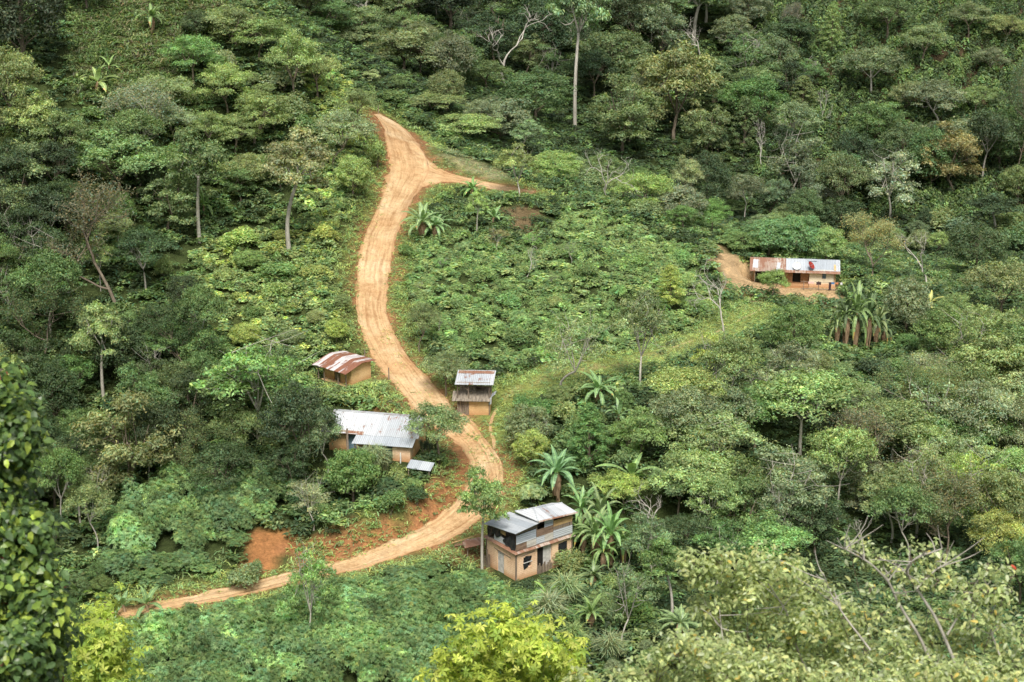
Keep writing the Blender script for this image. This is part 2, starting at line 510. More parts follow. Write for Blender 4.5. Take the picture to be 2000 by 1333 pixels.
    c = t.mix(1.0, oi.outputs['Color'], a.outputs['Color'], 'MULTIPLY')
    b = t.bsdf(c, 0.42, 0.4)
    tr = t.n('ShaderNodeBsdfTranslucent')
    t.l(t.mix(1.0, c, (1.2, 1.3, 0.6), 'MULTIPLY'), tr.inputs['Color'])
    mx = t.n('ShaderNodeMixShader')
    mx.inputs[0].default_value = 0.3
    t.l(b.outputs['BSDF'], mx.inputs[1]); t.l(tr.outputs['BSDF'], mx.inputs[2])
    t.l(mx.outputs['Shader'], t.out.inputs['Surface'])
    M['banana_leaf'] = t.m
    t = NT('dry_leaf')
    n = t.noise(t.mapped(t.coord('Object'), (4, 4, 0.8)), 1.5, 4, 0.7)
    t.bsdf(t.ramp(n, [(0.3, (0.12, 0.07, 0.04)), (0.7, (0.40, 0.29, 0.19))]), 0.95, 0.1, bump=n)
    M['dry_leaf'] = t.m


make_materials()


# ------------------------------------------------------------------ object helpers
def tag(o, label=None, cat=None, group=None, kind=None):
    if label: o['label'] = label
    if cat: o['category'] = cat
    if group: o['group'] = group
    if kind: o['kind'] = kind
    return o


def empty(name, loc, rz=0.0, label=None, cat=None, group=None):
    o = bpy.data.objects.new(name, None)
    COL.objects.link(o)
    o.empty_display_size = 0.3
    o.location = loc
    o.rotation_euler = (0, 0, rz)
    return tag(o, label, cat, group)


def np_mesh(name, V, faces, mats, tint=None, mat_idx=None, smooth=False, attr='tint'):
    """faces: list of integer arrays, each (n, k)"""
    me = bpy.data.meshes.new(name)
    V = np.asarray(V, np.float32)
    me.vertices.add(len(V))
    me.vertices.foreach_set('co', V.ravel())
    faces = [np.asarray(f, np.int32) for f in faces if len(f)]
    loops = np.concatenate([f.ravel() for f in faces])
    tot = np.concatenate([np.full(len(f), f.shape[1], np.int32) for f in faces])
    start = np.concatenate([[0], np.cumsum(tot)[:-1]]).astype(np.int32)
    me.loops.add(len(loops))
    me.loops.foreach_set('vertex_index', loops)
    me.polygons.add(len(tot))
    me.polygons.foreach_set('loop_start', start)
    me.polygons.foreach_set('loop_total', tot)
    if mat_idx is not None:
        me.polygons.foreach_set('material_index', np.asarray(mat_idx, np.int32))
    if smooth:
        me.polygons.foreach_set('use_smooth', np.ones(len(tot), bool))
    for m in mats:
        me.materials.append(m)
    if tint is not None:
        tint = np.asarray(tint, np.float32)
        dom = 'FACE' if len(tint) == len(tot) and len(tint) != len(V) else 'POINT'
        at = me.attributes.new(attr, 'FLOAT_COLOR', dom)
        buf = np.ones((len(tint), 4), np.float32)
        buf[:, :3] = tint
        at.data.foreach_set('color', buf.ravel())
    me.update(calc_edges=True)
    return me


def link(name, me, parent=None):
    o = bpy.data.objects.new(name, me)
    COL.objects.link(o)
    if parent is not None:
        o.parent = parent
    return o


class MB:
    """collects boxes, sheets and tubes for ONE mesh"""
    def __init__(s):
        s.v = []; s.f = []

    def add(s, vs, fs):
        k = len(s.v)
        s.v += [tuple(v) for v in vs]
        s.f += [[i + k for i in f] for f in fs]
        return s

    def box(s, x0, x1, y0, y1, z0, z1):
        return s.add([(x0, y0, z0), (x1, y0, z0), (x1, y1, z0), (x0, y1, z0), (x0, y0, z1), (x1, y0, z1), (x1, y1, z1), (x0, y1, z1)],
                     [[3, 2, 1, 0], [4, 5, 6, 7], [0, 1, 5, 4], [1, 2, 6, 5], [2, 3, 7, 6], [3, 0, 4, 7]])

    def sheet(s, p0, p1, p2, p3, th=0.03, nu=1, nv=1, sag=0.0, seed=0):
        """a thin slab over the corner points p0..p3 (counter-clockwise from above), optionally wavy"""
        p = [Vector(q) for q in (p0, p1, p2, p3)]
        nrm = (p[1] - p[0]).cross(p[3] - p[0]).normalized()
        r_ = random.Random(seed)
        top = []; bot = []
        for j in range(nv + 1):
            for i in range(nu + 1):
                u = i / nu; v = j / nv
                q = (p[0] * (1 - u) + p[1] * u) * (1 - v) + (p[3] * (1 - u) + p[2] * u) * v
                q = q + nrm * (r_.uniform(-1, 1) * sag)
                top.append(q); bot.append(q - nrm * th)
        n = len(top)
        fs = []
        w = nu + 1
        for j in range(nv):
            for i in range(nu):
                a = j * w + i
                fs.append([a, a + 1, a + 1 + w, a + w])
                fs.append([n + a + w, n + a + w + 1, n + a + 1, n + a])
        ring = [i for i in range(w)] + [(j + 1) * w - 1 for j in range(1, nv + 1)] + [nv * w + i for i in range(w - 2, -1, -1)] + [j * w for j in range(nv - 1, 0, -1)]
        for a, b in zip(ring, ring[1:] + ring[:1]):
            fs.append([b, a, n + a, n + b])
        return s.add(top + bot, fs)

    def tube(s, pts, rad, n=6):
        pts = [Vector(q) for q in pts]
        if isinstance(rad, (int, float)):
            rad = [rad] * len(pts)
        k = len(s.v)
        for i, q in enumerate(pts):
            d = (pts[min(i + 1, len(pts) - 1)] - pts[max(i - 1, 0)]).normalized()
            a = d.cross(Vector((0, 0, 1)) if abs(d.z) < 0.9 else Vector((1, 0, 0))).normalized()
            b = d.cross(a)
            for j in range(n):
                t = 2 * math.pi * j / n
                s.v.append(tuple(q + (a * math.cos(t) + b * math.sin(t)) * rad[i]))
        for i in range(len(pts) - 1):
            for j in range(n):
                a0 = k + i * n + j; a1 = k + i * n + (j + 1) % n
                s.f.append([a0, a1, a1 + n, a0 + n])
        s.f.append([k + j for j in range(n)][::-1])
        s.f.append([k + (len(pts) - 1) * n + j for j in range(n)])
        return s

    def wall(s, a, b, z0, z1, th, holes=()):
        """a straight wall from a to b (xy), body to its left, with rectangular openings (u0, u1, z0, z1)"""
        a = Vector((a[0], a[1], 0)); b = Vector((b[0], b[1], 0))
        L = (b - a).length
        d = (b - a) / L
        nrm = Vector((-d.y, d.x, 0))
        us = sorted({0.0, L, *[h[0] for h in holes], *[h[1] for h in holes]})
        for u0, u1 in zip(us, us[1:]):
            mid = (u0 + u1) / 2
            cuts = sorted([(h[2], h[3]) for h in holes if h[0] < mid < h[1]])
            z = z0
            spans = []
            for c0, c1 in cuts:
                if c0 > z: spans.append((z, c0))
                z = c1
            if z < z1: spans.append((z, z1))
            for s0, s1 in spans:
                p = a + d * u0; q = a + d * u1
                vs = []
                for zz in (s0, s1):
                    for w in (p, q, q + nrm * th, p + nrm * th):
                        vs.append((w.x, w.y, zz))
                s.add(vs, [[3, 2, 1, 0], [4, 5, 6, 7], [0, 1, 5, 4], [1, 2, 6, 5], [2, 3, 7, 6], [3, 0, 4, 7]])
        return s

    def build(s, name, mat, parent=None, label=None, smooth=False):
        me = bpy.data.meshes.new(name)
        me.from_pydata(s.v, [], s.f)
        me.materials.append(mat)
        if smooth:
            for p in me.polygons: p.use_smooth = True
        o = link(name, me, parent)
        if label: o['label'] = label
        return o

# ------------------------------------------------------------------ houses
def pad(cx, cy, r, z, soft=2.0):
    """level the ground under a building"""
    d = np.sqrt((_X - cx) ** 2 + (_Y - cy) ** 2)
    w = np.clip((r + soft - d) / soft, 0, 1)
    w = w * w * (3 - 2 * w)
    H[:] = H * (1 - w) + z * w


SITES = {}
for key, (px, py, ang, lx, ly, rr, dz) in {
    'two': (1008, 1133, 38.0, 5.6, 4.1, 3.3, 0.0), 'long': (806, 890, -9.0, 8.2, 4.0, 4.3, 0.0), 'rust': (677, 757, 55.0, 4.4, 3.3, 2.6, 0.0),
    'open': (957, 812, 0.0, 3.0, 2.6, 1.9, 0.0), 'farm': (1631, 562, -7.0, 8.6, 3.2, 4.6, 0.0)}.items():
    p = pt(px, py)
    SITES[key] = (p, R(ang))


def loc2w(key, x, y):
    p, a = SITES[key]
    return p.x + x * math.cos(a) - y * math.sin(a), p.y + x * math.sin(a) + y * math.cos(a)


for key, x, y, r in (('two', 1.4, 2, 2.6), ('two', 4.2, 2, 2.6), ('rust', 2, 1.5, 2.6), ('open', -1.5, 1.3, 1.9), ('long', -1.2, 0.8, 2.4), ('long', -4.0, 1.2, 3.0), ('long', -6.5, 1.2, 2.4), ('farm', -2, 1.6, 2.6), ('farm', -4.5, 1.6, 2.6), ('farm', -6.6, 1.6, 2.6), ('farm', -3.0, -1.6, 2.2)):
    X_, Y_ = loc2w(key, x, y)
    pad(X_, Y_, r, SITES[key][0].z + (0.06 if key == 'long' else 0))


def root(key, name, label, cat):
    p, a = SITES[key]
    return empty(name, p, a, label, cat)


def two_storey():
    r = root('two', 'two_storey_house', 'two storey adobe house with patched sheet metal upper floor and black plastic curtains', 'house')
    L, D = 5.5, 3.7
    w = MB()
    w.wall((0, 0), (L, 0), -0.9, 2.35, 0.25, [(0.72, 1.48, 0.85, 1.75), (2.05, 3.5, -0.05, 2.25), (4.15, 4.95, 0.95, 1.95)])
    w.wall((L, 0.25), (L, D), -0.9, 2.35, 0.25)
    w.wall((L - 0.25, D), (0, D), -0.9, 2.35, 0.25)
    w.wall((0, D - 0.25), (0, 0.25), -0.9, 2.35, 0.25, [(D - 0.25 - 2.35, D - 0.25 - 1.5, -0.05, 1.75)])
    w.build('wall', M['adobe_pink'], r)
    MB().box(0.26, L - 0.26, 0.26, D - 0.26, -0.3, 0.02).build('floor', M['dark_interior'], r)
    # corner posts of the ground floor
    for x, y in ((-0.03, -0.03), (L - 0.07, -0.03), (-0.03, D - 0.07)):
        MB().box(x, x + 0.1, y, y + 0.1, -0.6, 2.36).build('corner_post', M['weathered_wood'], r)
    # door bay: dark panel, pale leaf, plank gate
    MB().box(2.05, 2.72, 0.14, 0.18, 0.0, 2.2).build('door', M['dark_interior'], r, 'dark brown door leaf')
    MB().box(2.73, 3.5, 0.13, 0.17, 0.0, 2.24).build('door', M['pale_door'], r, 'pale grey door leaf')
    g = MB()
    for k in range(9):
        x = 2.02 + k * 0.168
        g.box(x, x + 0.13, -0.07 - 0.01 * (k % 2), -0.03 - 0.01 * (k % 2), -0.35, 0.72 + 0.16 * math.sin(k * 2.1))
    g.box(2.02, 3.52, -0.025, -0.005, 0.3, 0.38)
    g.build('plank_gate', M['weathered_wood'], r)
    for x0, x1, z0, z1, nm in ((0.72, 1.48, 0.85, 1.75, 'torn'), (4.15, 4.95, 0.95, 1.95, 'plain')):
        f = MB()
        f.box(x0, x1, 0.10, 0.16, z0, z0 + 0.05).box(x0, x1, 0.10, 0.16, z1 - 0.05, z1).box(x0, x0 + 0.05, 0.10, 0.16, z0 + 0.05, z1 - 0.05).box(x1 - 0.05, x1, 0.10, 0.16, z0 + 0.05, z1 - 0.05)
        wi = f.build('window', M['weathered_wood'], r)
        if nm == 'plain':
            MB().sheet((x0 - 0.03, -0.03, z0 + 0.32), (x1 + 0.02, -0.03, z0 + 0.30), (x1 + 0.03, -0.03, z1 + 0.03), (x0 - 0.02, -0.03, z1), 0.015).build('plastic_cover', M['black_plastic'], wi)
            MB().box(x0 + 0.06, x1 - 0.06, 0.02, 0.05, z0 + 0.03, z0 + 0.34).build('shutter', M['brown_boards'], wi)
        else:
            MB().sheet((x0 + 0.02, -0.03, z0 - 0.12), (x0 + 0.42, -0.03, z0 + 0.03), (x0 + 0.40, -0.03, z0 + 0.52), (x0 - 0.06, -0.03, z0 + 0.40), 0.015).build('plastic_cover', M['black_plastic'], wi)
            MB().sheet((x0 - 0.05, -0.03, z1 - 0.34), (x1 - 0.1, -0.03, z1 - 0.30), (x1 + 0.05, -0.03, z1 - 0.05), (x0 + 0.18, -0.03, z1 + 0.10), 0.015).build('plastic_cover', M['black_plastic'], wi)
            MB().box(x0 - 0.02, x1 + 0.06, -0.05, -0.034, z0 + 0.42, z0 + 0.48).build('crossbar', M['white_paint'], wi)
    # pale door in the end wall
    MB().box(0.08, 0.12, 1.5, 2.35, 0.0, 1.74).build('door', M['pale_door'], r, 'whitewashed door in the end wall')
    MB().tube([(-0.02, 0.6, 1.72), (-0.02, 2.7, 1.82)], 0.025).build('lintel', M['weathered_wood'], r)
    MB().tube([(0.5, -0.02, 1.95), (1.8, -0.02, 2.02)], 0.025).build('lintel', M['weathered_wood'], r)
    # rusty apron roof between the storeys
    MB().sheet((-0.26, -0.24, 2.34), (L + 0.2, -0.24, 2.28), (L + 0.05, 0.16, 2.50), (-0.05, 0.16, 2.52), 0.03, 14, 1, 0.02, 1).build('apron_roof', M['rusty_sheet'], r, 'rusty ledge over the front wall')
    MB().sheet((-0.26, D + 0.1, 2.38), (-0.26, -0.21, 2.35), (-0.02, 0.12, 2.53), (-0.02, D + 0.05, 2.53), 0.03, 8, 1, 0.02, 2).build('apron_roof', M['rusty_sheet'], r, 'rusty ledge over the end wall')
    fl = MB()
    fl.box(0, L, 0.0, D, 2.36, 2.5)
    fl.build('upper_floor', M['weathered_wood'], r)
    # upper storey: posts
    for x, y, h in ((0.02, 0.0, 4.05), (1.95, 0.0, 4.36), (3.6, 0.0, 4.3), (L - 0.12, 0.0, 4.15), (0.02, D - 0.42, 3.62), (L - 0.12, 2.45, 3.95), (0.02, 1.95, 3.85)):
        MB().box(x + 0.02, x + 0.1, y + 0.02, y + 0.1, 2.5, h).build('upper_post', M['weathered_wood'], r)

    def patch(x0, x1, z0, z1, mat, off=0.0, lab=None, tilt=0.0):
        MB().sheet((x0, -0.02 - off, z0), (x1, -0.02 - off, z0 + tilt), (x1, -0.02 - off, z1 + tilt), (x0, -0.02 - off, z1), 0.02).build('wall_sheet', M[mat], r, lab)
    patch(0.0, 1.92, 3.02, 3.78, 'zinc_wall', 0.0, 'blue grey corrugated sheet', 0.06)
    patch(0.0, 1.0, 2.52, 3.0, 'brown_boards', 0.01, 'brown boards')
    patch(1.0, 1.92, 2.52, 3.04, 'pale_boards', 0.02, 'pale worn panel')
    patch(0.05, 1.9, 3.84, 4.0, 'weathered_wood', 0.005, 'grey rail board', 0.08)
    patch(2.72, 3.58, 3.72, 4.38, 'zinc_wall', 0.01, 'corrugated sheet under the eave', -0.03)
    patch(1.95, 3.58, 3.12, 3.72, 'brown_boards', 0.02, 'dark brown boards under the window gap')
    patch(1.95, 2.75, 2.52, 3.14, 'zinc_wall', 0.005, 'dented grey sheet', 0.0)
    patch(2.75, 3.6, 2.52, 3.12, 'pale_boards', 0.015, 'whitish board')
    patch(3.62, 5.5, 3.52, 4.02, 'yellow_boards', 0.0, 'yellow brown boards', -0.02)
    patch(3.62, 5.5, 3.22, 3.50, 'weathered_wood', 0.006, 'grey board', -0.02)
    patch(3.62, 5.5, 2.52, 3.22, 'zinc_wall', 0.012, 'corrugated sheet at the corner', -0.02)
    # back and far side walls upstairs, dark behind the gaps
    b = MB()
    b.wall((L, 0.12), (L, 2.6), 2.5, 4.05, 0.04)
    b.wall((L - 0.04, 2.6), (2.04, 2.6), 2.5, 4.0, 0.04)
    b.wall((2.0, D - 0.3), (0.04, D - 0.3), 2.5, 3.6, 0.04)
    b.build('upper_wall', M['brown_boards'], r)
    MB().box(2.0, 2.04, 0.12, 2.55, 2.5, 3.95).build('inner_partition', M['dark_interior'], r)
    # open end: boards, sheet and black plastic
    MB().box(0.0, 0.03, 1.3, 2.05, 3.3, 3.62).build('wall_sheet', M['yellow_boards'], r, 'board in the open end')
    MB().sheet((-0.02, 2.7, 2.5), (-0.02, 0.9, 2.5), (-0.02, 0.95, 3.0), (-0.02, 2.7, 3.12), 0.02).build('wall_sheet', M['zinc_wall'], r, 'sheet in the open end')
    n = 8

    def curtain(p_top, p_bot, lab):
        m = MB()
        vs = []
        for i in range(n + 1):
            t = i / n
            for k in range(5):
                s_ = k / 4
                y = p_top[0] * (1 - t) + p_top[1] * t
                zt = p_top[2] * (1 - t) + p_top[3] * t
                zb = np.interp(t, [0, 0.25, 0.5, 0.75, 1], p_bot)
                vs.append((-0.06 - 0.05 * math.sin(i * 1.7 + k) - 0.04 * s_, y, zt * (1 - s_) + zb * s_))
        m.add(vs, [[i * 5 + k, (i + 1) * 5 + k, (i + 1) * 5 + k + 1, i * 5 + k + 1] for i in range(n) for k in range(4)])
        m.build('plastic_curtain', M['black_plastic'], r, lab)
    curtain((3.45, 1.85, 3.62, 3.84), (2.55, 2.75, 3.05, 2.85, 3.1), 'black plastic curtain hanging loose')
    curtain((1.5, 0.05, 3.0, 3.9), (2.75, 2.66, 2.62, 2.5, 2.52), 'black plastic curtain pulled to the corner')
    # roofs
    z = lambda x, y: 4.17 + 0.12 * x - 0.14 * y
    MB().sheet((-0.35, -0.35, z(-0.35, -0.35)), (2.15, -0.35, z(2.15, -0.35)), (2.15, D - 0.1, z(2.15, D - 0.1)), (-0.35, D - 0.1, z(-0.35, D - 0.1)), 0.04, 4, 3, 0.012, 3).build('lower_roof', M['zinc_grey'], r, 'lower flat grey sheet roof')
    up = MB()
    A, Bq, Cq, Dq, P, Q = (1.85, -0.38, 4.58), (5.72, -0.38, 4.30), (5.7, 2.75, 4.02), (1.9, 2.55, 4.40), (2.75, 1.35, 4.84), (5.72, 1.5, 4.44)
    up.add([A, Bq, Q, P], [[0, 1, 2, 3]]).add([P, Q, Cq, Dq], [[0, 1, 2, 3]]).add([Dq, A, P], [[0, 1, 2]])
    low = lambda v: (v[0], v[1], v[2] - 0.05)
    up.add([low(A), low(Bq), low(Q), low(P)], [[3, 2, 1, 0]]).add([low(P), low(Q), low(Cq), low(Dq)], [[3, 2, 1, 0]]).add([low(Dq), low(A), low(P)], [[2, 1, 0]])
    for a_, b_ in ((A, Bq), (Bq, Q), (Q, Cq), (Cq, Dq), (Dq, A)):
        up.add([low(a_), low(b_), b_, a_], [[0, 1, 2, 3]])
    rf = up.build('upper_roof', M['zinc'], r, 'higher pale sheet roof with ridge')
    for a_, b_ in ((A, P), (Dq, P), (P, Q)):
        MB().tube([Vector(a_) + Vector((0, 0, 0.02)), Vector(b_) + Vector((0, 0, 0.02))], 0.05, 5).build('ridge_cap', M['zinc_grey'], rf)
    MB().sheet((1.85, -0.42, 4.52), (5.74, -0.42, 4.24), (5.74, -0.36, 4.34), (1.85, -0.36, 4.62), 0.02).build('eave_edge', M['rusty_sheet'], rf)
    MB().tube([(0.1, -0.16, 4.06), (1.95, -0.16, 4.28)], 0.05).build('eave_beam', M['weathered_wood'], r)
    # plank lean-to behind the end wall
    lean = MB()
    for k in range(5):
        lean.box(-0.28 - 0.05 * (k % 2), -0.24 - 0.05 * (k % 2), 2.95 + 0.19 * k, 3.11 + 0.19 * k, -0.6, 1.2 + 0.4 * math.sin(k * 1.9))
    lean.build('plank_screen', M['weathered_wood'], r)
    MB().sheet((-1.5, 4.5, 1.55), (-0.3, 3.6, 1.9), (-0.1, 4.5, 2.1), (-1.2, 5.2, 1.75), 0.03, 2, 2, 0.03, 4).build('lean_to_roof', M['rusty_sheet'], r)
    MB().tube([(-1.2, 4.6, -0.8), (-1.15, 4.6, 1.62)], 0.05).build('lean_to_post', M['weathered_wood'], r)
    return r


def long_house():
    # local x runs west along the front, y runs away downhill-to-uphill reversed: use a right-handed frame with the front along -y
    p, a = SITES['long']
    p = p + Vector((0.15, 0, 0.10))
    r = empty('long_adobe_house', p, R(-12.0), 'long adobe house under patched white zinc roof beside the road', 'house')
    # local: x to the right (east), y to the back; the front right corner is the origin
    L, D, Hh = 7.3, 3.7, 1.9
    w = MB()
    w.wall((-L, 0), (-1.55, 0), -1.6, Hh, 0.22, [(1.6, 2.35, -0.05, 1.6), (3.6, 4.6, 0.35, 1.4)])
    w.wall((0, 0), (0, D), -1.6, Hh, 0.22)
    w.wall((-0.22, D), (-L, D), -1.6, Hh, 0.22)
    w.wall((-L, D - 0.22), (-L, 0.22), -1.6, Hh, 0.22)
    # gable end triangles
    for x in (-0.22, -L):
        w.add([(x, 0.0, Hh), (x + 0.22, 0.0, Hh), (x + 0.22, D, Hh), (x, D, Hh), (x, D * 0.55, Hh + 0.62), (x + 0.22, D * 0.55, Hh + 0.62)], [[0, 1, 5, 4], [1, 2, 5], [2, 3, 4, 5], [3, 0, 4], [3, 2, 1, 0]])
    w.build('wall', M['adobe'], r)
    ro = MB()
    ro.wall((-1.55, -1.15), (-0.05, -1.15), -1.6, 1.42, 0.2).wall((-0.05, -0.95), (-0.05, -0.02), -1.6, 1.42, 0.2).wall((-1.55, -0.02), (-1.55, -0.95), -1.6, 1.42, 0.2)
    ro.build('corner_room', M['adobe_pink'], r)
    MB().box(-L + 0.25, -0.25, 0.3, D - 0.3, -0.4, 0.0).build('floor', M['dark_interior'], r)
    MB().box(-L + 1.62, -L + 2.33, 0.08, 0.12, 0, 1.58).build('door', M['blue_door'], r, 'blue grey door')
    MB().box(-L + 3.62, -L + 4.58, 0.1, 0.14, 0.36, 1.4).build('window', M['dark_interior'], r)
    MB().box(-2.45, -1.6, -0.06, -0.02, -0.3, 1.5).build('door', M['blue_door'], r, 'dark blue door beside the corner room')
    # main roof: front slope of eight patched sheets + back slope
    e, rz, rb, bz = -0.45, Hh + 0.72, D * 0.55, Hh + 0.1
    xs = np.linspace(-L - 0.55, 0.42, 9)
    rnd = random.Random(5)
    rf = MB()
    for k in range(8):
        o = 0.012 * (k % 2)
        rf.sheet((xs[k], e - rnd.uniform(0, 0.07), Hh - 0.16 + o), (xs[k + 1] + 0.05, e - rnd.uniform(0, 0.07), Hh - 0.16 + o), (xs[k + 1] + 0.05, rb, rz + o), (xs[k], rb, rz + o), 0.02, 1, 3, 0.008, k)
    rf.sheet((xs[0], rb + 0.002, rz), (xs[-1], rb + 0.002, rz), (xs[-1], D + 0.4, bz), (xs[0], D + 0.4, bz), 0.02)
    rf.build('roof', M['zinc'], r)
    for k, (x, y) in enumerate(((-5.9, 0.5), (-4.4, 1.0), (-2.6, 1.2))):
        z_ = Hh - 0.16 + (y - e) / (rb - e) * (rz - Hh + 0.16) + 0.035
        MB().sheet((x, y - 0.45, z_ - 0.16), (x + 0.8, y - 0.42, z_ - 0.15), (x + 0.82, y + 0.5, z_ + 0.18), (x + 0.02, y + 0.48, z_ + 0.17), 0.012).build('roof_patch', M['zinc'], r)
    # rusted low edge at the left of the front eave
    MB().sheet((-7.0, e - 0.08, Hh - 0.17), (-4.2, e - 0.08, Hh - 0.17), (-4.2, e + 0.26, Hh - 0.01), (-7.0, e + 0.30, Hh + 0.005), 0.012).build('roof_patch', M['rusty_sheet'], r, 'rusty strip along the eave')
    # veranda lean-to roof in front of the right half
    MB().sheet((-4.9, -1.55, 1.34), (0.22, -1.55, 1.38), (0.28, -0.3, 1.80), (-4.75, -0.3, 1.78), 0.03, 8, 1, 0.015, 7).build('veranda_roof', M['zinc_grey'], r)
    for x in (-4.7, -3.3, -2.4):
        MB().tube([(x, -1.35, -1.4), (x, -1.35, 1.36)], 0.05).build('veranda_post', M['weathered_wood'], r)
    MB().tube([(-4.9, -1.42, 1.33), (0.2, -1.42, 1.36)], 0.04).build('veranda_beam', M['weathered_wood'], r)
    MB().tube([(-4.6, -1.9, -1.5), (-5.2, -1.5, 0.2), (-5.35, -1.2, 1.0), (-5.45, -0.85, 2.3)], [0.13, 0.11, 0.1, 0.08], 7).build('leaning_post', M['weathered_wood'], r)
    return r


def rust_hut():
    p, a = SITES['rust']
    r = empty('adobe_hut', p, R(50.0), 'small adobe hut with rust striped curved roof above the road', 'house')
    # local x runs back along the bright right-hand wall; y runs left along the shaded front
    L, D, Hh = 3.1, 3.4, 1.62
    w = MB()
    rid = 1.9
    fr = 0.62   # depth of the porch
    w.wall((fr, 0), (L, 0), -0.8, Hh, 0.2)
    w.wall((L, 0.2), (L, D), -0.8, Hh, 0.2)
    w.wall((L - 0.2, D), (fr, D), -0.8, Hh, 0.2)
    w.wall((fr, D - 0.2), (fr, 0.2), -0.8, Hh, 0.2, [(1.05, 1.85, -0.05, 1.6)])
    for y in (0, D - 0.2):
        w.add([(fr, y, Hh), (L, y, Hh), (L, y, Hh + 0.0), (rid, y, Hh + 0.26), (fr, y, Hh + 0.06), (fr, y + 0.2, Hh), (L, y + 0.2, Hh), (L, y + 0.2, Hh + 0.0), (rid, y + 0.2, Hh + 0.26), (fr, y + 0.2, Hh + 0.06)],
              [[0, 1, 2, 3, 4], [9, 8, 7, 6, 5], [4, 3, 8, 9], [3, 2, 7, 8], [2, 1, 6, 7], [0, 4, 9, 5]])
    w.build('wall', M['adobe'], r)
    MB().box(0.0, L - 0.22, 0.2, D - 0.2, -0.5, 0.03).build('floor', M['road'], r)
    MB().box(fr + 0.1, fr + 0.14, D - 0.2 - 1.85, D - 0.2 - 1.05, 0, 1.6).build('door', M['weathered_wood'], r)
    for y in (0.02, 1.0, 2.75, D + 0.05):
        MB().tube([(0.0, y, -0.9), (-0.02, y + 0.03, 1.5)], 0.055).build('porch_post', M['weathered_wood'], r)
    MB().tube([(0.0, -0.15, 1.47), (0.0, D + 0.2, 1.47)], 0.05).build('porch_beam', M['weathered_wood'], r)
    # roof: sheets bent over the ridge; stripes run down the slope, so the sheet axis is local y -> own empty axes swapped by a rotated child
    prof = [(-0.45, 1.42), (0.3, 1.60), (1.0, 1.77), (1.65, 1.92), (1.95, 1.91), (2.5, 1.83), (L + 0.35, 1.70)]
    m = MB()
    N = 9
    ys = np.linspace(-0.38, D + 0.42, N)
    rnd = random.Random(3)
    rows = []
    for j in range(N):
        cut = rnd.uniform(-0.08, 0.06)
        rows.append([(x + (cut if i == 0 else 0), z + rnd.uniform(-0.012, 0.012) + (0.04 if j % 2 else 0) - 0.05 * (j / N)) for i, (x, z) in enumerate(prof)])
    vs = []
    # child frame: X = -local y, Y = local x  (rotated by 90 degrees)
    for j in range(N):
        for x, z in rows[j]:
            vs.append((ys[j], -x, z))
    k = len(prof)
    nv = len(vs)
    vs2 = [(q[0], q[1], q[2] - 0.035) for q in vs]
    fs = []
    for j in range(N - 1):
        for i in range(k - 1):
            a0 = j * k + i
            fs.append([a0, a0 + 1, a0 + 1 + k, a0 + k][::-1])
            fs.append([nv + a0, nv + a0 + 1, nv + a0 + 1 + k, nv + a0 + k])
    ring = [i for i in range(k)] + [j * k + k - 1 for j in range(1, N)] + [(N - 1) * k + i for i in range(k - 2, -1, -1)] + [j * k for j in range(N - 2, 0, -1)]
    for a0, b0 in zip(ring, ring[1:] + ring[:1]):
        fs.append([a0, b0, nv + b0, nv + a0])
    m.add(vs + vs2, fs)
    o = m.build('roof', M['rust_striped'], r)
    o.rotation_euler = (0, 0, R(90))
    # brick-edged corner of the right wall
    return r


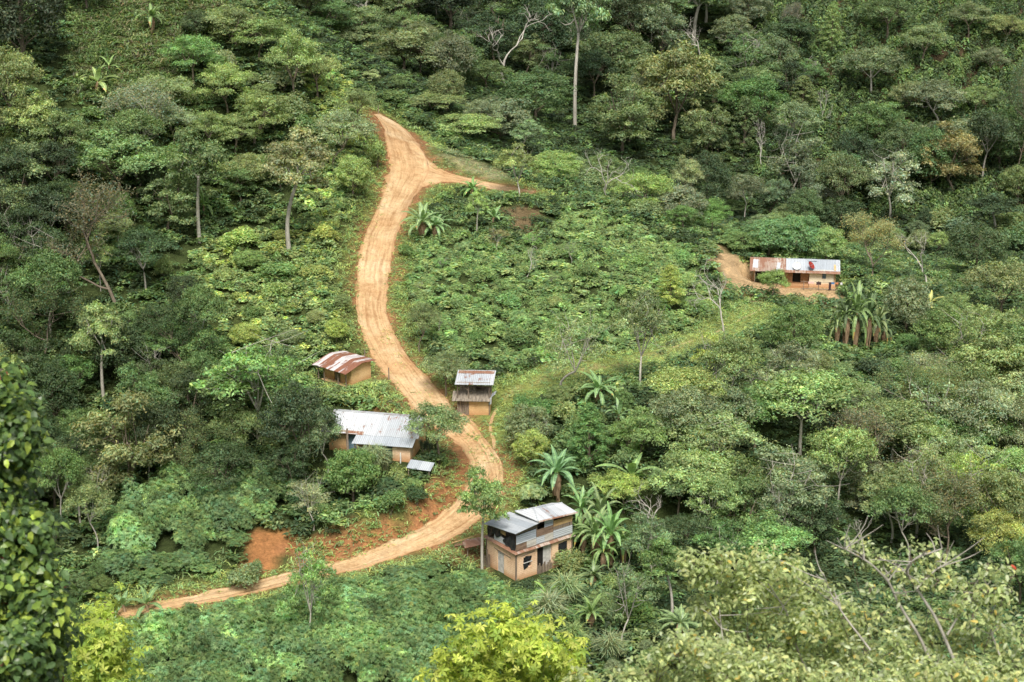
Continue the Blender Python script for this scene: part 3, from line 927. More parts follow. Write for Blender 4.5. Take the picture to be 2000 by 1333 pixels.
def open_hut():
    p, a = SITES['open']
    r = empty('store_hut', p, R(-3.0), 'adobe store hut with open upper deck under a small zinc roof', 'hut')
    L, D = 2.75, 2.5
    w = MB()
    w.wall((-1.85, 0), (0, 0), -0.8, 1.42, 0.2)
    w.wall((0, 0.2), (0, D), -0.8, 1.42, 0.2)
    w.wall((-0.2, D), (-L, D), -0.8, 1.42, 0.2)
    w.wall((-L, D - 0.2), (-L, 0.2), -0.8, 1.42, 0.2)
    w.build('wall', M['adobe'], r)
    g = MB()
    for k in range(5):
        x = -L + 0.02 + k * 0.178
        g.box(x, x + 0.16, 0.02 + 0.012 * (k % 2), 0.06 + 0.012 * (k % 2), -0.3, 1.36 + 0.03 * (k % 3))
    g.build('door', M['weathered_wood'], r, 'door of rough dark planks')
    for x, y in ((-0.06, -0.04), (-1.86, -0.05), (-L - 0.05, -0.02), (-0.06, D - 0.05), (-L - 0.02, D - 0.05), (-1.4, D - 0.05)):
        MB().tube([(x, y, -0.5), (x + 0.02, y, 3.0 if y < 1 else 3.25)], 0.055).build('post', M['weathered_wood'], r)
    # sloping plank deck that sheds toward the front
    d = MB()
    rnd = random.Random(8)
    n = 11
    xs = np.linspace(-L - 0.5, 0.06, n + 1)
    for k in range(n):
        o = rnd.uniform(0, 0.02)
        d.sheet((xs[k], -0.45 - rnd.uniform(0, 0.05), 1.43 + o), (xs[k + 1] - 0.01, -0.45 - rnd.uniform(0, 0.05), 1.43 + o), (xs[k + 1] - 0.015, 0.95, 1.84 + o), (xs[k], 0.95, 1.84 + o), 0.03)
    d.build('plank_deck', M['grey_planks'], r)
    MB().box(-L, 0, 0.97, D, 1.45, 1.76).build('upper_floor', M['weathered_wood'], r)
    b = MB()
    b.box(-L, -0.0, D + 0.02, D + 0.06, 1.8, 3.05)
    for k in range(4):
        b.box(-L + 1.3, -0.25, 1.9 + 0.02 * k, 1.93 + 0.02 * k, 1.80 + 0.2 * k, 1.96 + 0.2 * k)
    b.build('back_boards', M['brown_boards'], r)
    MB().box(-L + 0.05, -1.3, 1.05, 1.7, 1.77, 2.08).build('stacked_crate', M['grey_planks'], r)
    MB().tube([(-L + 0.1, 0.0, 2.95), (-1.85, 0.0, 2.2)], 0.035).build('brace', M['weathered_wood'], r)
    MB().tube([(-L - 0.1, -0.03, 2.98), (0.05, -0.03, 2.98)], 0.045).build('roof_beam', M['weathered_wood'], r)
    rf = MB()
    xs = np.linspace(-L - 0.25, 0.28, 5)
    for k in range(4):
        o = 0.012 * (k % 2)
        rf.sheet((xs[k], -0.42, 2.93 + o), (xs[k + 1] + 0.04, -0.42, 2.93 + o), (xs[k + 1] + 0.04 + 0.08, D - 0.25, 3.30 + o), (xs[k] + 0.08, D - 0.25, 3.30 + o), 0.02, 1, 2, 0.01, k)
    rf.build('roof', M['zinc'], r)
    MB().sheet((-L - 0.1, 1.6, 3.245), (0.25, 1.6, 3.245), (0.3, 2.1, 3.315), (-L - 0.05, 2.1, 3.315), 0.015).build('roof_patch', M['rusty_sheet'], r, 'rusty band near the top of the roof')
    MB().sheet((0.06, 0.2, 1.55), (0.45, 0.15, 1.9), (0.5, 0.75, 2.0), (0.1, 0.8, 1.7), 0.02).build('side_sheet', M['zinc_grey'], r)
    MB().sheet((-0.1, -0.09, 1.0), (0.12, -0.09, 1.05), (0.16, -0.09, 1.75), (-0.08, -0.09, 1.55), 0.02).build('hanging_sheet', M['zinc_grey'], r)
    return r


def farm_house():
    p, a = SITES['farm']
    r = empty('farmhouse', p, R(-7.0), 'long low farmhouse on a bare yard with half rusty half white roof', 'house')
    L, D, Hh = 8.6, 3.0, 1.9
    c = MB(); c.wall((-2.75, 0), (-0.02, 0), 0.42, Hh, 0.2, [(1.35, 1.75, 0.95, 1.65)])
    c.build('front_wall', M['plaster_cream'], r, 'cream plastered front')
    c = MB(); c.wall((-2.75, -0.04), (-0.02, -0.04), -0.8, 0.42, 0.22)
    c.build('plinth', M['adobe_pink'], r)
    c = MB(); c.wall((-5.6, 0.5), (-2.78, 0.5), -0.8, Hh, 0.2, [(1.1, 1.95, 0.3, 1.7)])
    c.build('front_wall', M['adobe_brown'], r, 'brown recessed front')
    c = MB(); c.wall((0, 0.0), (0, D), -0.8, Hh + 0.1, 0.2).wall((-0.2, D), (-L, D), -0.8, Hh, 0.2).wall((-L, D - 0.2), (-L, 1.2), -0.8, Hh, 0.2)
    for x in (-0.2,):
        c.add([(x, 0, Hh + 0.1), (x + 0.2, 0, Hh + 0.1), (x + 0.2, D, Hh + 0.1), (x, D, Hh + 0.1), (x, 2.0, Hh + 0.55), (x + 0.2, 2.0, Hh + 0.55)], [[0, 1, 5, 4], [1, 2, 5], [2, 3, 4, 5], [3, 0, 4]])
    c.build('end_wall', M['adobe'], r)
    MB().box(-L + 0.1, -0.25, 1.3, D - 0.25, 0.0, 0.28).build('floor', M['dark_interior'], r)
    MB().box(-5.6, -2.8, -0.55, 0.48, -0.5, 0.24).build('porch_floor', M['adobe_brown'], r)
    MB().box(-4.46, -3.68, 0.72, 0.76, 0.28, 1.72).build('door', M['dark_interior'], r, 'dark open doorway')  # near-black panel fills the opening, painting the shade inside
    wi = MB().box(-1.4, -1.0, 0.08, 0.12, 0.96, 1.64).build('window', M['blue_door'], r)
    MB().box(-1.42, -1.37, -0.03, 0.0, 0.93, 1.68).build('shutter', M['brown_boards'], wi)
    for x in (-L + 0.1, -7.0, -5.55):
        MB().tube([(x, -0.25, -0.5), (x, -0.25, 1.72)], 0.05).build('post', M['weathered_wood'], r)
    ks = MB()
    ks.box(-L + 0.1, -5.65, 1.0, 1.04, 0, 1.9)
    ks.build('open_kitchen_wall', M['dark_interior'], r)  # near-black wall stands in for shade under the open roof end
    # roof: rusty sheets on the left, zinc on the right
    e0, e1, rid, bz = -0.5, 1.70, 1.85, 2.50
    xs = np.linspace(-L - 0.45, 0.42, 11)
    for nm, ks_, mat in (('roof', range(0, 4), 'rusty_sheet'), ('roof', range(4, 10), 'zinc_grey')):
        m = MB()
        for k in ks_:
            o = 0.012 * (k % 2)
            m.sheet((xs[k], e0, e1 + o), (xs[k + 1] + 0.03, e0, e1 + o), (xs[k + 1] + 0.03, rid, bz + o), (xs[k], rid, bz + o), 0.02, 1, 2, 0.01, k)
        m.sheet((xs[ks_[0]], rid + 0.003, bz), (xs[ks_[-1] + 1], rid + 0.003, bz), (xs[ks_[-1] + 1], D + 0.4, 2.1), (xs[ks_[0]], D + 0.4, 2.1), 0.02)
        m.build(nm, M[mat], r, 'rust brown roof sheets' if ks_[0] == 0 else 'white zinc roof sheets')
    MB().sheet((-8.75, 0.0, 1.87), (-8.2, 0.0, 1.87), (-8.15, 1.5, 2.40), (-8.7, 1.5, 2.40), 0.012).build('roof_patch', M['zinc'], r, 'white patch on the rusty end')
    MB().sheet((-6.3, -0.4, 1.76), (-5.95, -0.4, 1.76), (-5.8, 1.1, 2.26), (-6.15, 1.1, 2.26), 0.012).build('roof_patch', M['zinc_grey'], r)
    MB().sheet((-5.4, e0 - 0.06, e1 - 0.015), (0.45, e0 - 0.06, e1 - 0.015), (0.45, e0 + 0.32, e1 + 0.175), (-5.4, e0 + 0.30, e1 + 0.165), 0.01).build('eave_strip', M['rusty_sheet'], r, 'rusty strip along the eave')
    MB().sheet((-2.9, 1.4, 2.46), (-2.0, 1.4, 2.46), (-2.0, 1.84, 2.56), (-2.9, 1.84, 2.56), 0.03).build('roof_patch', M['zinc_grey'], r)

    def dish(x, y, z, rad, mat, face, lab):
        m = MB()
        n, k = 20, 5
        vs = [(0, 0, 0)]
        for i in range(1, k + 1):
            q = i / k
            for j in range(n):
                t = 2 * math.pi * j / n
                vs.append((rad * q * math.cos(t), rad * q * math.sin(t), 0.22 * rad * q * q))
        fs = [[0, 1 + j, 1 + (j + 1) % n] for j in range(n)]
        for i in range(k - 1):
            for j in range(n):
                a0 = 1 + i * n + j; b0 = 1 + i * n + (j + 1) % n
                fs.append([a0, a0 + n, b0 + n, b0])
        X_ = p.x + x * math.cos(R(-7)) - y * math.sin(R(-7)); Y_ = p.y + x * math.sin(R(-7)) + y * math.cos(R(-7))
        e_ = empty('satellite_dish', (X_, Y_, p.z + z), R(-7), lab, 'satellite dish', 'satellite dishes on the farmhouse roof')
        o = m.add(vs, fs).build('reflector', M[mat], e_, smooth=True)
        o.rotation_euler = face
        o.location = (0, -0.05, 0.45)
        MB().tube([(0, 0.1, -0.12), (0, 0.05, 0.25), (0, -0.05, 0.45)], 0.025).build('mount', M['zinc_grey'], e_)
        f = Vector((0, 0, 0.6 * rad * 1.6))
        f.rotate(o.rotation_euler.to_matrix())
        MB().tube([Vector((0, -0.05 , 0.45)) , Vector((0, -0.05, 0.45)) + f], 0.02).build('feed_arm', M['zinc_grey'], e_)
    dish(-4.1, -0.05, 1.86, 0.42, 'white_paint', (R(62), 0, R(-8)), 'white satellite dish on the zinc roof of the far farmhouse')
    dish(-2.65, 0.05, 1.92, 0.45, 'red_dish', (R(50), 0, R(62)), 'red satellite dish tilted on the zinc roof of the far farmhouse')
    # clothes rail in front and the washing on it
    fence = empty('clothes_rail', (p.x - 2.9, p.y - 0.8, p.z), R(-7), 'wooden clothes rail on posts before the far farmhouse', 'clothes rail')
    for x in (-0.55, 1.0, 3.0):
        MB().tube([(x, 0, -0.5), (x, 0, 1.05)], 0.04).build('post', M['weathered_wood'], fence)
    MB().tube([(-0.9, 0, 0.92), (3.4, 0, 0.96)], 0.028).build('rail', M['weathered_wood'], fence)
    MB().tube([(-0.9, 0, 0.2), (3.3, 0, 0.1)], 0.04).build('rail', M['weathered_wood'], fence)
    for x, wd, h, mat, nm, lab in ((-0.1, 0.6, 0.22, 'pink_cloth', 'cloth', 'pinkish cloth hanging at the left end of the clothes rail'), (0.75, 0.5, 0.32, 'dark_cloth', 'garment', 'dark garment hanging beside the pinkish cloth on the rail'),
                                   (2.15, 0.48, 0.22, 'blue_cloth', 'cloth', 'blue cloth hanging over the clothes rail'), (2.05, 0.26, 0.85, 'dark_cloth', 'garment', 'long black trousers hanging below the blue cloth on the rail'),
                                   (2.75, 0.3, 0.2, 'orange_cloth', 'cloth', 'small orange cloth hanging near the right end of the rail'), (3.25, 0.22, 0.25, 'white_cloth', 'cloth', 'pale cloth hanging at the right end of the clothes rail')):
        yy = -0.05 if nm == 'cloth' else -0.09
        m = MB()
        vs = []
        for i in range(7):
            for k in range(4):
                vs.append((x + wd * i / 6, yy - 0.02 * math.sin(i * 2.0), 0.97 - h * k / 3 - 0.02 * math.sin(i * 1.3)))
        m.add(vs, [[i * 4 + k, (i + 1) * 4 + k, (i + 1) * 4 + k + 1, i * 4 + k + 1] for i in range(6) for k in range(3)])
        vb = [(v[0], -yy, v[2] + (h * 0.3 if False else 0)) for v in vs]
        X_ = p.x - 2.9; Y_ = p.y - 0.8
        o = m.build('hanging_' + nm, M[mat])
        o.location = (X_, Y_, p.z); o.rotation_euler = (0, 0, R(-7))
        tag(o, lab, 'laundry', 'washing on the clothes rail')
    return r


two_storey(); long_house(); rust_hut(); open_hut(); farm_house()


def small_things():
    # little zinc shelter on the bank below the long house
    p = pt(822, 935)
    s = empty('small_shelter', p, R(-17.0), 'tiny open shelter with a grey zinc sheet roof on the bank', 'shelter')
    MB().sheet((-1.05, -0.5, 0.95), (1.0, -0.5, 0.90), (1.0, 0.55, 1.22), (-1.05, 0.55, 1.27), 0.025, 6, 1, 0.006, 2).build('roof', M['zinc_grey'], s)
    for x, y, h in ((-0.9, -0.4, 0.96), (0.85, -0.4, 0.92), (-0.9, 0.45, 1.2), (0.85, 0.45, 1.16)):
        MB().tube([(x, y, -0.6), (x, y, h)], 0.035).build('post', M['weathered_wood'], s)
    MB().tube([(-1.0, -0.42, 0.9), (0.95, -0.42, 0.86)], 0.03).build('beam', M['weathered_wood'], s)
    for px, py, h, lab in ((759, 741, 1.15, 'grey fence post on the verge above the two houses'), (739, 222, 0.9, 'short wooden fence post where the road crests'), (712, 700, 0.8, 'thin stake beside the road behind the rust roofed hut'),
                           (782, 905, 0.9, 'white stake in the garden below the corner room')):
        q = pt(px, py)
        o = MB().tube([(0, 0, -0.4), (0.03, 0, h * 0.5), (0.02, 0.02, h)], [0.06, 0.055, 0.05], 7).build('fence_post', M['weathered_wood' if 'white' not in lab else 'white_paint'])
        o.location = q
        tag(o, lab, 'post', 'single posts along the road')
    # sheets and poles dumped on the slope beside the house
    q = pt(905, 1064)
    o = MB().sheet((-0.7, -0.4, 0.06), (0.7, -0.3, 0.15), (0.8, 0.5, 0.3), (-0.6, 0.4, 0.1), 0.03, 3, 2, 0.04, 1).build('scrap_sheet', M['rusty_sheet'])
    o.location = q
    tag(o, 'rusty scrap sheet lying on the slope left of the two storey house', 'scrap')
    o = MB().tube([(-0.9, -0.2, 0.2), (1.5, 0.4, 0.75)], 0.05).build('wooden_pole', M['yellow_boards'])
    o.location = q
    tag(o, 'pale wooden pole leaning over the scrap sheet by the house', 'pole')
    # split logs / fallen sheaths below the banana clump
    q = pt(1712, 715)
    o = MB()
    rnd = random.Random(4)
    for k in range(26):
        a_ = rnd.uniform(-0.9, -0.2); x = rnd.uniform(-1.0, 0.9); y = rnd.uniform(-0.9, 0.9); L_ = rnd.uniform(0.5, 1.3)
        o.tube([(x, y, 0.1 + rnd.random() * 0.3), (x + L_ * math.cos(a_), y + L_ * math.sin(a_), 0.1 + rnd.random() * 0.3)], 0.06, 5)
    o = o.build('debris', M['dry_leaf'])
    o.location = q
    tag(o, 'dry fallen banana stems scattered below the big clump', 'debris', kind='stuff')


small_things()

# ------------------------------------------------------------------ ground sheet with a surveyed tone
def ground():
    global H
    V = np.stack([_X.ravel(), _Y.ravel(), H.ravel()], 1)
    idx = np.arange(NX * NY).reshape(NY, NX)
    F = np.stack([idx[:-1, :-1], idx[:-1, 1:], idx[1:, 1:], idx[1:, :-1]], -1).reshape(-1, 4)
    x, y = _X, _Y
    px, py, f = project(x, y, H)
    wob = 14 * fbm(x / 2.2, y / 2.2, 21) * 2
    px = px + wob; py = py + 10 * fbm(x / 2.2, y / 2.2, 33) * 2
    t = np.empty(x.shape + (3,))
    t[:] = (0.055, 0.075, 0.026)
    n = fbm(x / 9, y / 9, 5) + 0.5

    def paint(mask, c, k=1.0):
        t[mask] = t[mask] * (1 - k) + np.array(c) * k
    vis = (y > 118) & (f > 0)
    front = y < 236
    # open grass at the top left, dry strip beside the fork, grassy verges, clay banks
    paint(vis & front & poly_mask(px, py, [(120, 0), (470, 0), (420, 60), (360, 130), (240, 190), (150, 200), (130, 60)]), (0.11, 0.13, 0.05))
    paint(vis & poly_mask(px, py, [(812, 278), (900, 302), (1003, 345), (1003, 368), (930, 350), (870, 330), (832, 308)]) & front, (0.30, 0.28, 0.15))
    paint(vis & front & poly_mask(px, py, [(400, 470), (700, 480), (700, 700), (400, 700)]) , (0.07, 0.09, 0.03))
    paint(vis & front & poly_mask(px, py, [(970, 408), (1050, 402), (1062, 456), (1005, 464)]), (0.22, 0.15, 0.085), 0.75)
    d = dist_to(x, y, TRACK_S[::2])
    dp = dist_to(x, y, PATH_S[::2])
    paint((dp < 1.5 + 1.5 * (n - 0.5)) & vis, (0.22, 0.26, 0.075))
    paint((dp < -0.35) & vis, (0.34, 0.31, 0.13))
    paint((d < 1.5 + 2.4 * (n - 0.5)) & vis & (d <= dp - 0.01), (0.16, 0.17, 0.055))
    paint((d < 0.35 + 1.4 * (n - 0.5)) & vis & (d <= dp - 0.01), (0.32, 0.17, 0.08))
    for poly, c in (([(462, 1105), (470, 1060), (500, 1038), (560, 1036), (575, 1060), (565, 1085), (520, 1112), (500, 1125)], (0.40, 0.185, 0.075)),
                    ([(560, 1060), (700, 1045), (800, 1020), (900, 950), (910, 1000), (830, 1045), (740, 1075), (660, 1100), (560, 1118)], (0.40, 0.185, 0.085)),
                    ([(780, 990), (870, 930), (905, 860), (918, 940), (900, 980), (840, 1010)], (0.36, 0.175, 0.08)),
                    ([(725, 770), (775, 770), (790, 805), (760, 812), (720, 800)], (0.36, 0.17, 0.08)),
                    ([(850, 1065), (940, 1060), (960, 1110), (930, 1125), (870, 1090)], (0.30, 0.17, 0.08)),
                    ([(1030, 680), (1070, 690), (1070, 720), (1035, 715)], (0.36, 0.16, 0.075)),
                    ([(1375, 470), (1420, 490), (1480, 535), (1560, 560), (1640, 562), (1640, 600), (1560, 598), (1500, 590), (1440, 580), (1405, 545)], (0.56, 0.39, 0.22))):
        paint(vis & front & poly_mask(px, py, poly), c, 0.95)
    # coffee slope litter shows reddish soil
    paint((y > 255) & (px > 1500), (0.085, 0.062, 0.036))
    me = np_mesh('ground', V, [F], [M['ground']], t.reshape(-1, 3), smooth=True, attr='tone')
    o = link('ground', me)
    tag(o, 'steep green hillside with clay cuts and grassy verges', 'ground', kind='structure')


def strip_mesh(name, W, mat, lift, label, crown=0.0, feather=True):
    nr, nc = W.shape[:2]
    W = W.copy()
    # ragged edges
    c = W.mean(1, keepdims=True)
    r_ = np.random.default_rng(5)
    s_ = np.arange(nr)
    for col_, sd_ in ((0, 3), (nc - 1, 8)):
        k = 1 + 0.7 * fbm(s_ / 4.0, s_ * 0 + 7.3, sd_, 4)
        W[:, col_] = c[:, 0] + (W[:, col_] - c[:, 0]) * k[:, None]
    z = hgt(W[..., 0], W[..., 1])
    v = np.linspace(-1, 1, nc)[None]
    ruts = 0.0
    if crown:
        q = np.abs(np.abs(v) - 0.5)
        ruts = -crown * np.exp(-(q / 0.16) ** 2)
    z = z + lift + ruts - (np.abs(v) > 0.99) * (lift + 0.05)
    V = np.concatenate([W, z[..., None]], -1).reshape(-1, 3)
    idx = np.arange(nr * nc).reshape(nr, nc)
    F = np.stack([idx[:-1, :-1], idx[:-1, 1:], idx[1:, 1:], idx[1:, :-1]], -1).reshape(-1, 4)
    n_ = np.cross(V[F[:, 1]] - V[F[:, 0]], V[F[:, 3]] - V[F[:, 0]])
    if n_[:, 2].mean() < 0:
        F = F[:, ::-1]
    me = np_mesh(name, V, [F], [mat], smooth=True)
    uvl = me.uv_layers.new(name='UVMap')
    ln = np.concatenate([[0], np.cumsum(np.linalg.norm(np.diff(c[:, 0], axis=0), axis=1))])
    wd = np.linalg.norm(W[:, -1] - W[:, 0], axis=1).mean()
    U = np.repeat(ln[:, None], nc, 1).ravel(); Vv = np.repeat(v, nr, 0).ravel() * 0.5
    li = F.ravel()
    uvl.data.foreach_set('uv', np.stack([U[li], Vv[li]], 1).astype(np.float32).ravel())
    at = me.attributes.new('edge', 'FLOAT', 'POINT')
    e = np.clip((np.abs(v) - 0.80) / 0.20, 0, 1)
    e = np.clip(np.repeat(e, nr, 0) + fbm(W[..., 0] * 1.2, W[..., 1] * 1.2, 4) * 0.9 * (np.repeat(e, nr, 0) > 0), 0, 1)
    at.data.foreach_set('value', e.astype(np.float32).ravel())
    o = link(name, me)
    tag(o, label, name.split('_')[-1], kind='structure')


ground()
strip_mesh('dirt_road', road_w, M['road'], 0.10, 'rutted orange dirt road winding down the spur past the houses', 0.05)
strip_mesh('side_track', branch_w, M['road'], 0.075, 'pale dirt track leaving the road at the fork', 0.02)
strip_mesh('trail', trail_w, M['road'], 0.05, 'thin bare trail through the grass below the store hut')
_pw = path_w.copy()
_c = _pw.mean(1, keepdims=True)
strip_mesh('footpath', (_c + (_pw - _c) * 0.26)[:44], M['path'], 0.04, 'narrow footpath climbing to the far farmhouse')

# ------------------------------------------------------------------ plants: geometry makers (numpy)
def unit(v):
    return v / (np.linalg.norm(v, axis=-1, keepdims=True) + 1e-9)


class PM:
    """leaf mesh under construction: quads with a colour per face"""
    def __init__(s):
        s.V = []; s.F4 = []; s.F3 = []; s.T4 = []; s.T3 = []; s.n = 0

    def quads(s, P, tint):
        """P (n, 4, 3), tint (n, 3)"""
        n = len(P)
        s.V.append(P.reshape(-1, 3))
        s.F4.append(np.arange(n * 4).reshape(n, 4) + s.n)
        s.T4.append(tint)
        s.n += n * 4

    def mesh(s, name, mats, smooth=False):
        V = np.concatenate(s.V)
        return np_mesh(name, V, [np.concatenate(s.F4)], mats, np.concatenate(s.T4), smooth=smooth)


def frames(nrm, rg):
    """random tangent frames around normals"""
    a = rg.normal(size=nrm.shape)
    t = unit(np.cross(nrm, a))
    b = np.cross(nrm, t)
    return t, b


def leaf_quads(C, N, size, rg, aspect=0.45, droop=0.25):
    """one rhombic leaf per centre, with a slight droop of the tip"""
    t, b = frames(N, rg)
    L = size[:, None]
    base = C - t * L * 0.5
    tip = C + t * L * 0.5 - N * L * droop
    w = b * L * aspect * 0.5
    mid = C + N * L * 0.08
    return np.stack([base, mid + w, tip, mid - w], 1)


def tints(n, rg, lo=0.62, hi=1.35, warm=0.12):
    k = np.exp(rg.normal(0, 0.22, n)).clip(lo, hi)
    y = rg.normal(0, warm, n)
    return np.stack([k * (1 + y), k, k * (1 - 0.6 * y)], 1).clip(0.05, 3)


class Skel:
    """tapered limbs gathered into one mesh"""
    def __init__(s):
        s.V = []; s.F = []; s.n = 0

    def limb(s, P, r, k=6):
        P = np.asarray(P, float); r = np.asarray(r, float)
        m = len(P)
        d = unit(np.gradient(P, axis=0))
        ref = np.where(np.abs(d[:, 2:3]) < 0.9, np.array([[0, 0, 1.0]]), np.array([[1.0, 0, 0]]))
        a = unit(np.cross(d, ref)); b = np.cross(d, a)
        t = np.arange(k) * 2 * np.pi / k
        ring = P[:, None] + (a[:, None] * np.cos(t)[None, :, None] + b[:, None] * np.sin(t)[None, :, None]) * r[:, None, None]
        s.V.append(ring.reshape(-1, 3))
        i = np.arange(m - 1)[:, None] * k + np.arange(k)[None]
        j = np.arange(m - 1)[:, None] * k + (np.arange(k)[None] + 1) % k
        s.F.append(np.stack([i, j, j + k, i + k], -1).reshape(-1, 4) + s.n)
        s.n += m * k

    def mesh(s, name, mat):
        return np_mesh(name, np.concatenate(s.V), [np.concatenate(s.F)], [mat], smooth=True)


def bez(a, b, c, n=6):
    t = np.linspace(0, 1, n)[:, None]
    return (1 - t) ** 2 * a + 2 * t * (1 - t) * b + t * t * c


def pad_leaves(pm, c, r, th, n, size, rg, bright=1.0, lum=0.0):
    """one foliage pad: a lumpy, slightly domed plate of leaves"""
    m = max(4, int(n / 14))
    a = rg.uniform(0, 2 * np.pi, m); q = np.sqrt(rg.uniform(0, 1, m))
    sub = np.stack([r * q * np.cos(a), r * q * np.sin(a), th * (0.9 - 1.3 * q * q) + rg.normal(0, th * 0.3, m)], 1)
    k = rg.integers(0, m, n)
    off = rg.normal(0, 1, (n, 3)) * np.array([r * 0.19, r * 0.19, th * 0.34])
    str_ = rg.random(n) < 0.16
    off[str_] *= 2.4
    P = sub[k] + off
    N = unit(np.stack([P[:, 0] / r * 0.7, P[:, 1] / r * 0.7, np.full(n, 0.9)], 1) + rg.normal(0, 0.42, (n, 3)))
    sz = size * rg.uniform(0.6, 1.3, n)
    T = tints(n, rg)
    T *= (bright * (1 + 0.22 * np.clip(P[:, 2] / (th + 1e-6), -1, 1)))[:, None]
    T *= (1 + 0.14 * rg.normal(0, 1, m))[k].clip(0.6, 1.5)[:, None]
    pm.quads(leaf_quads(P + c, N, sz, rg), T)


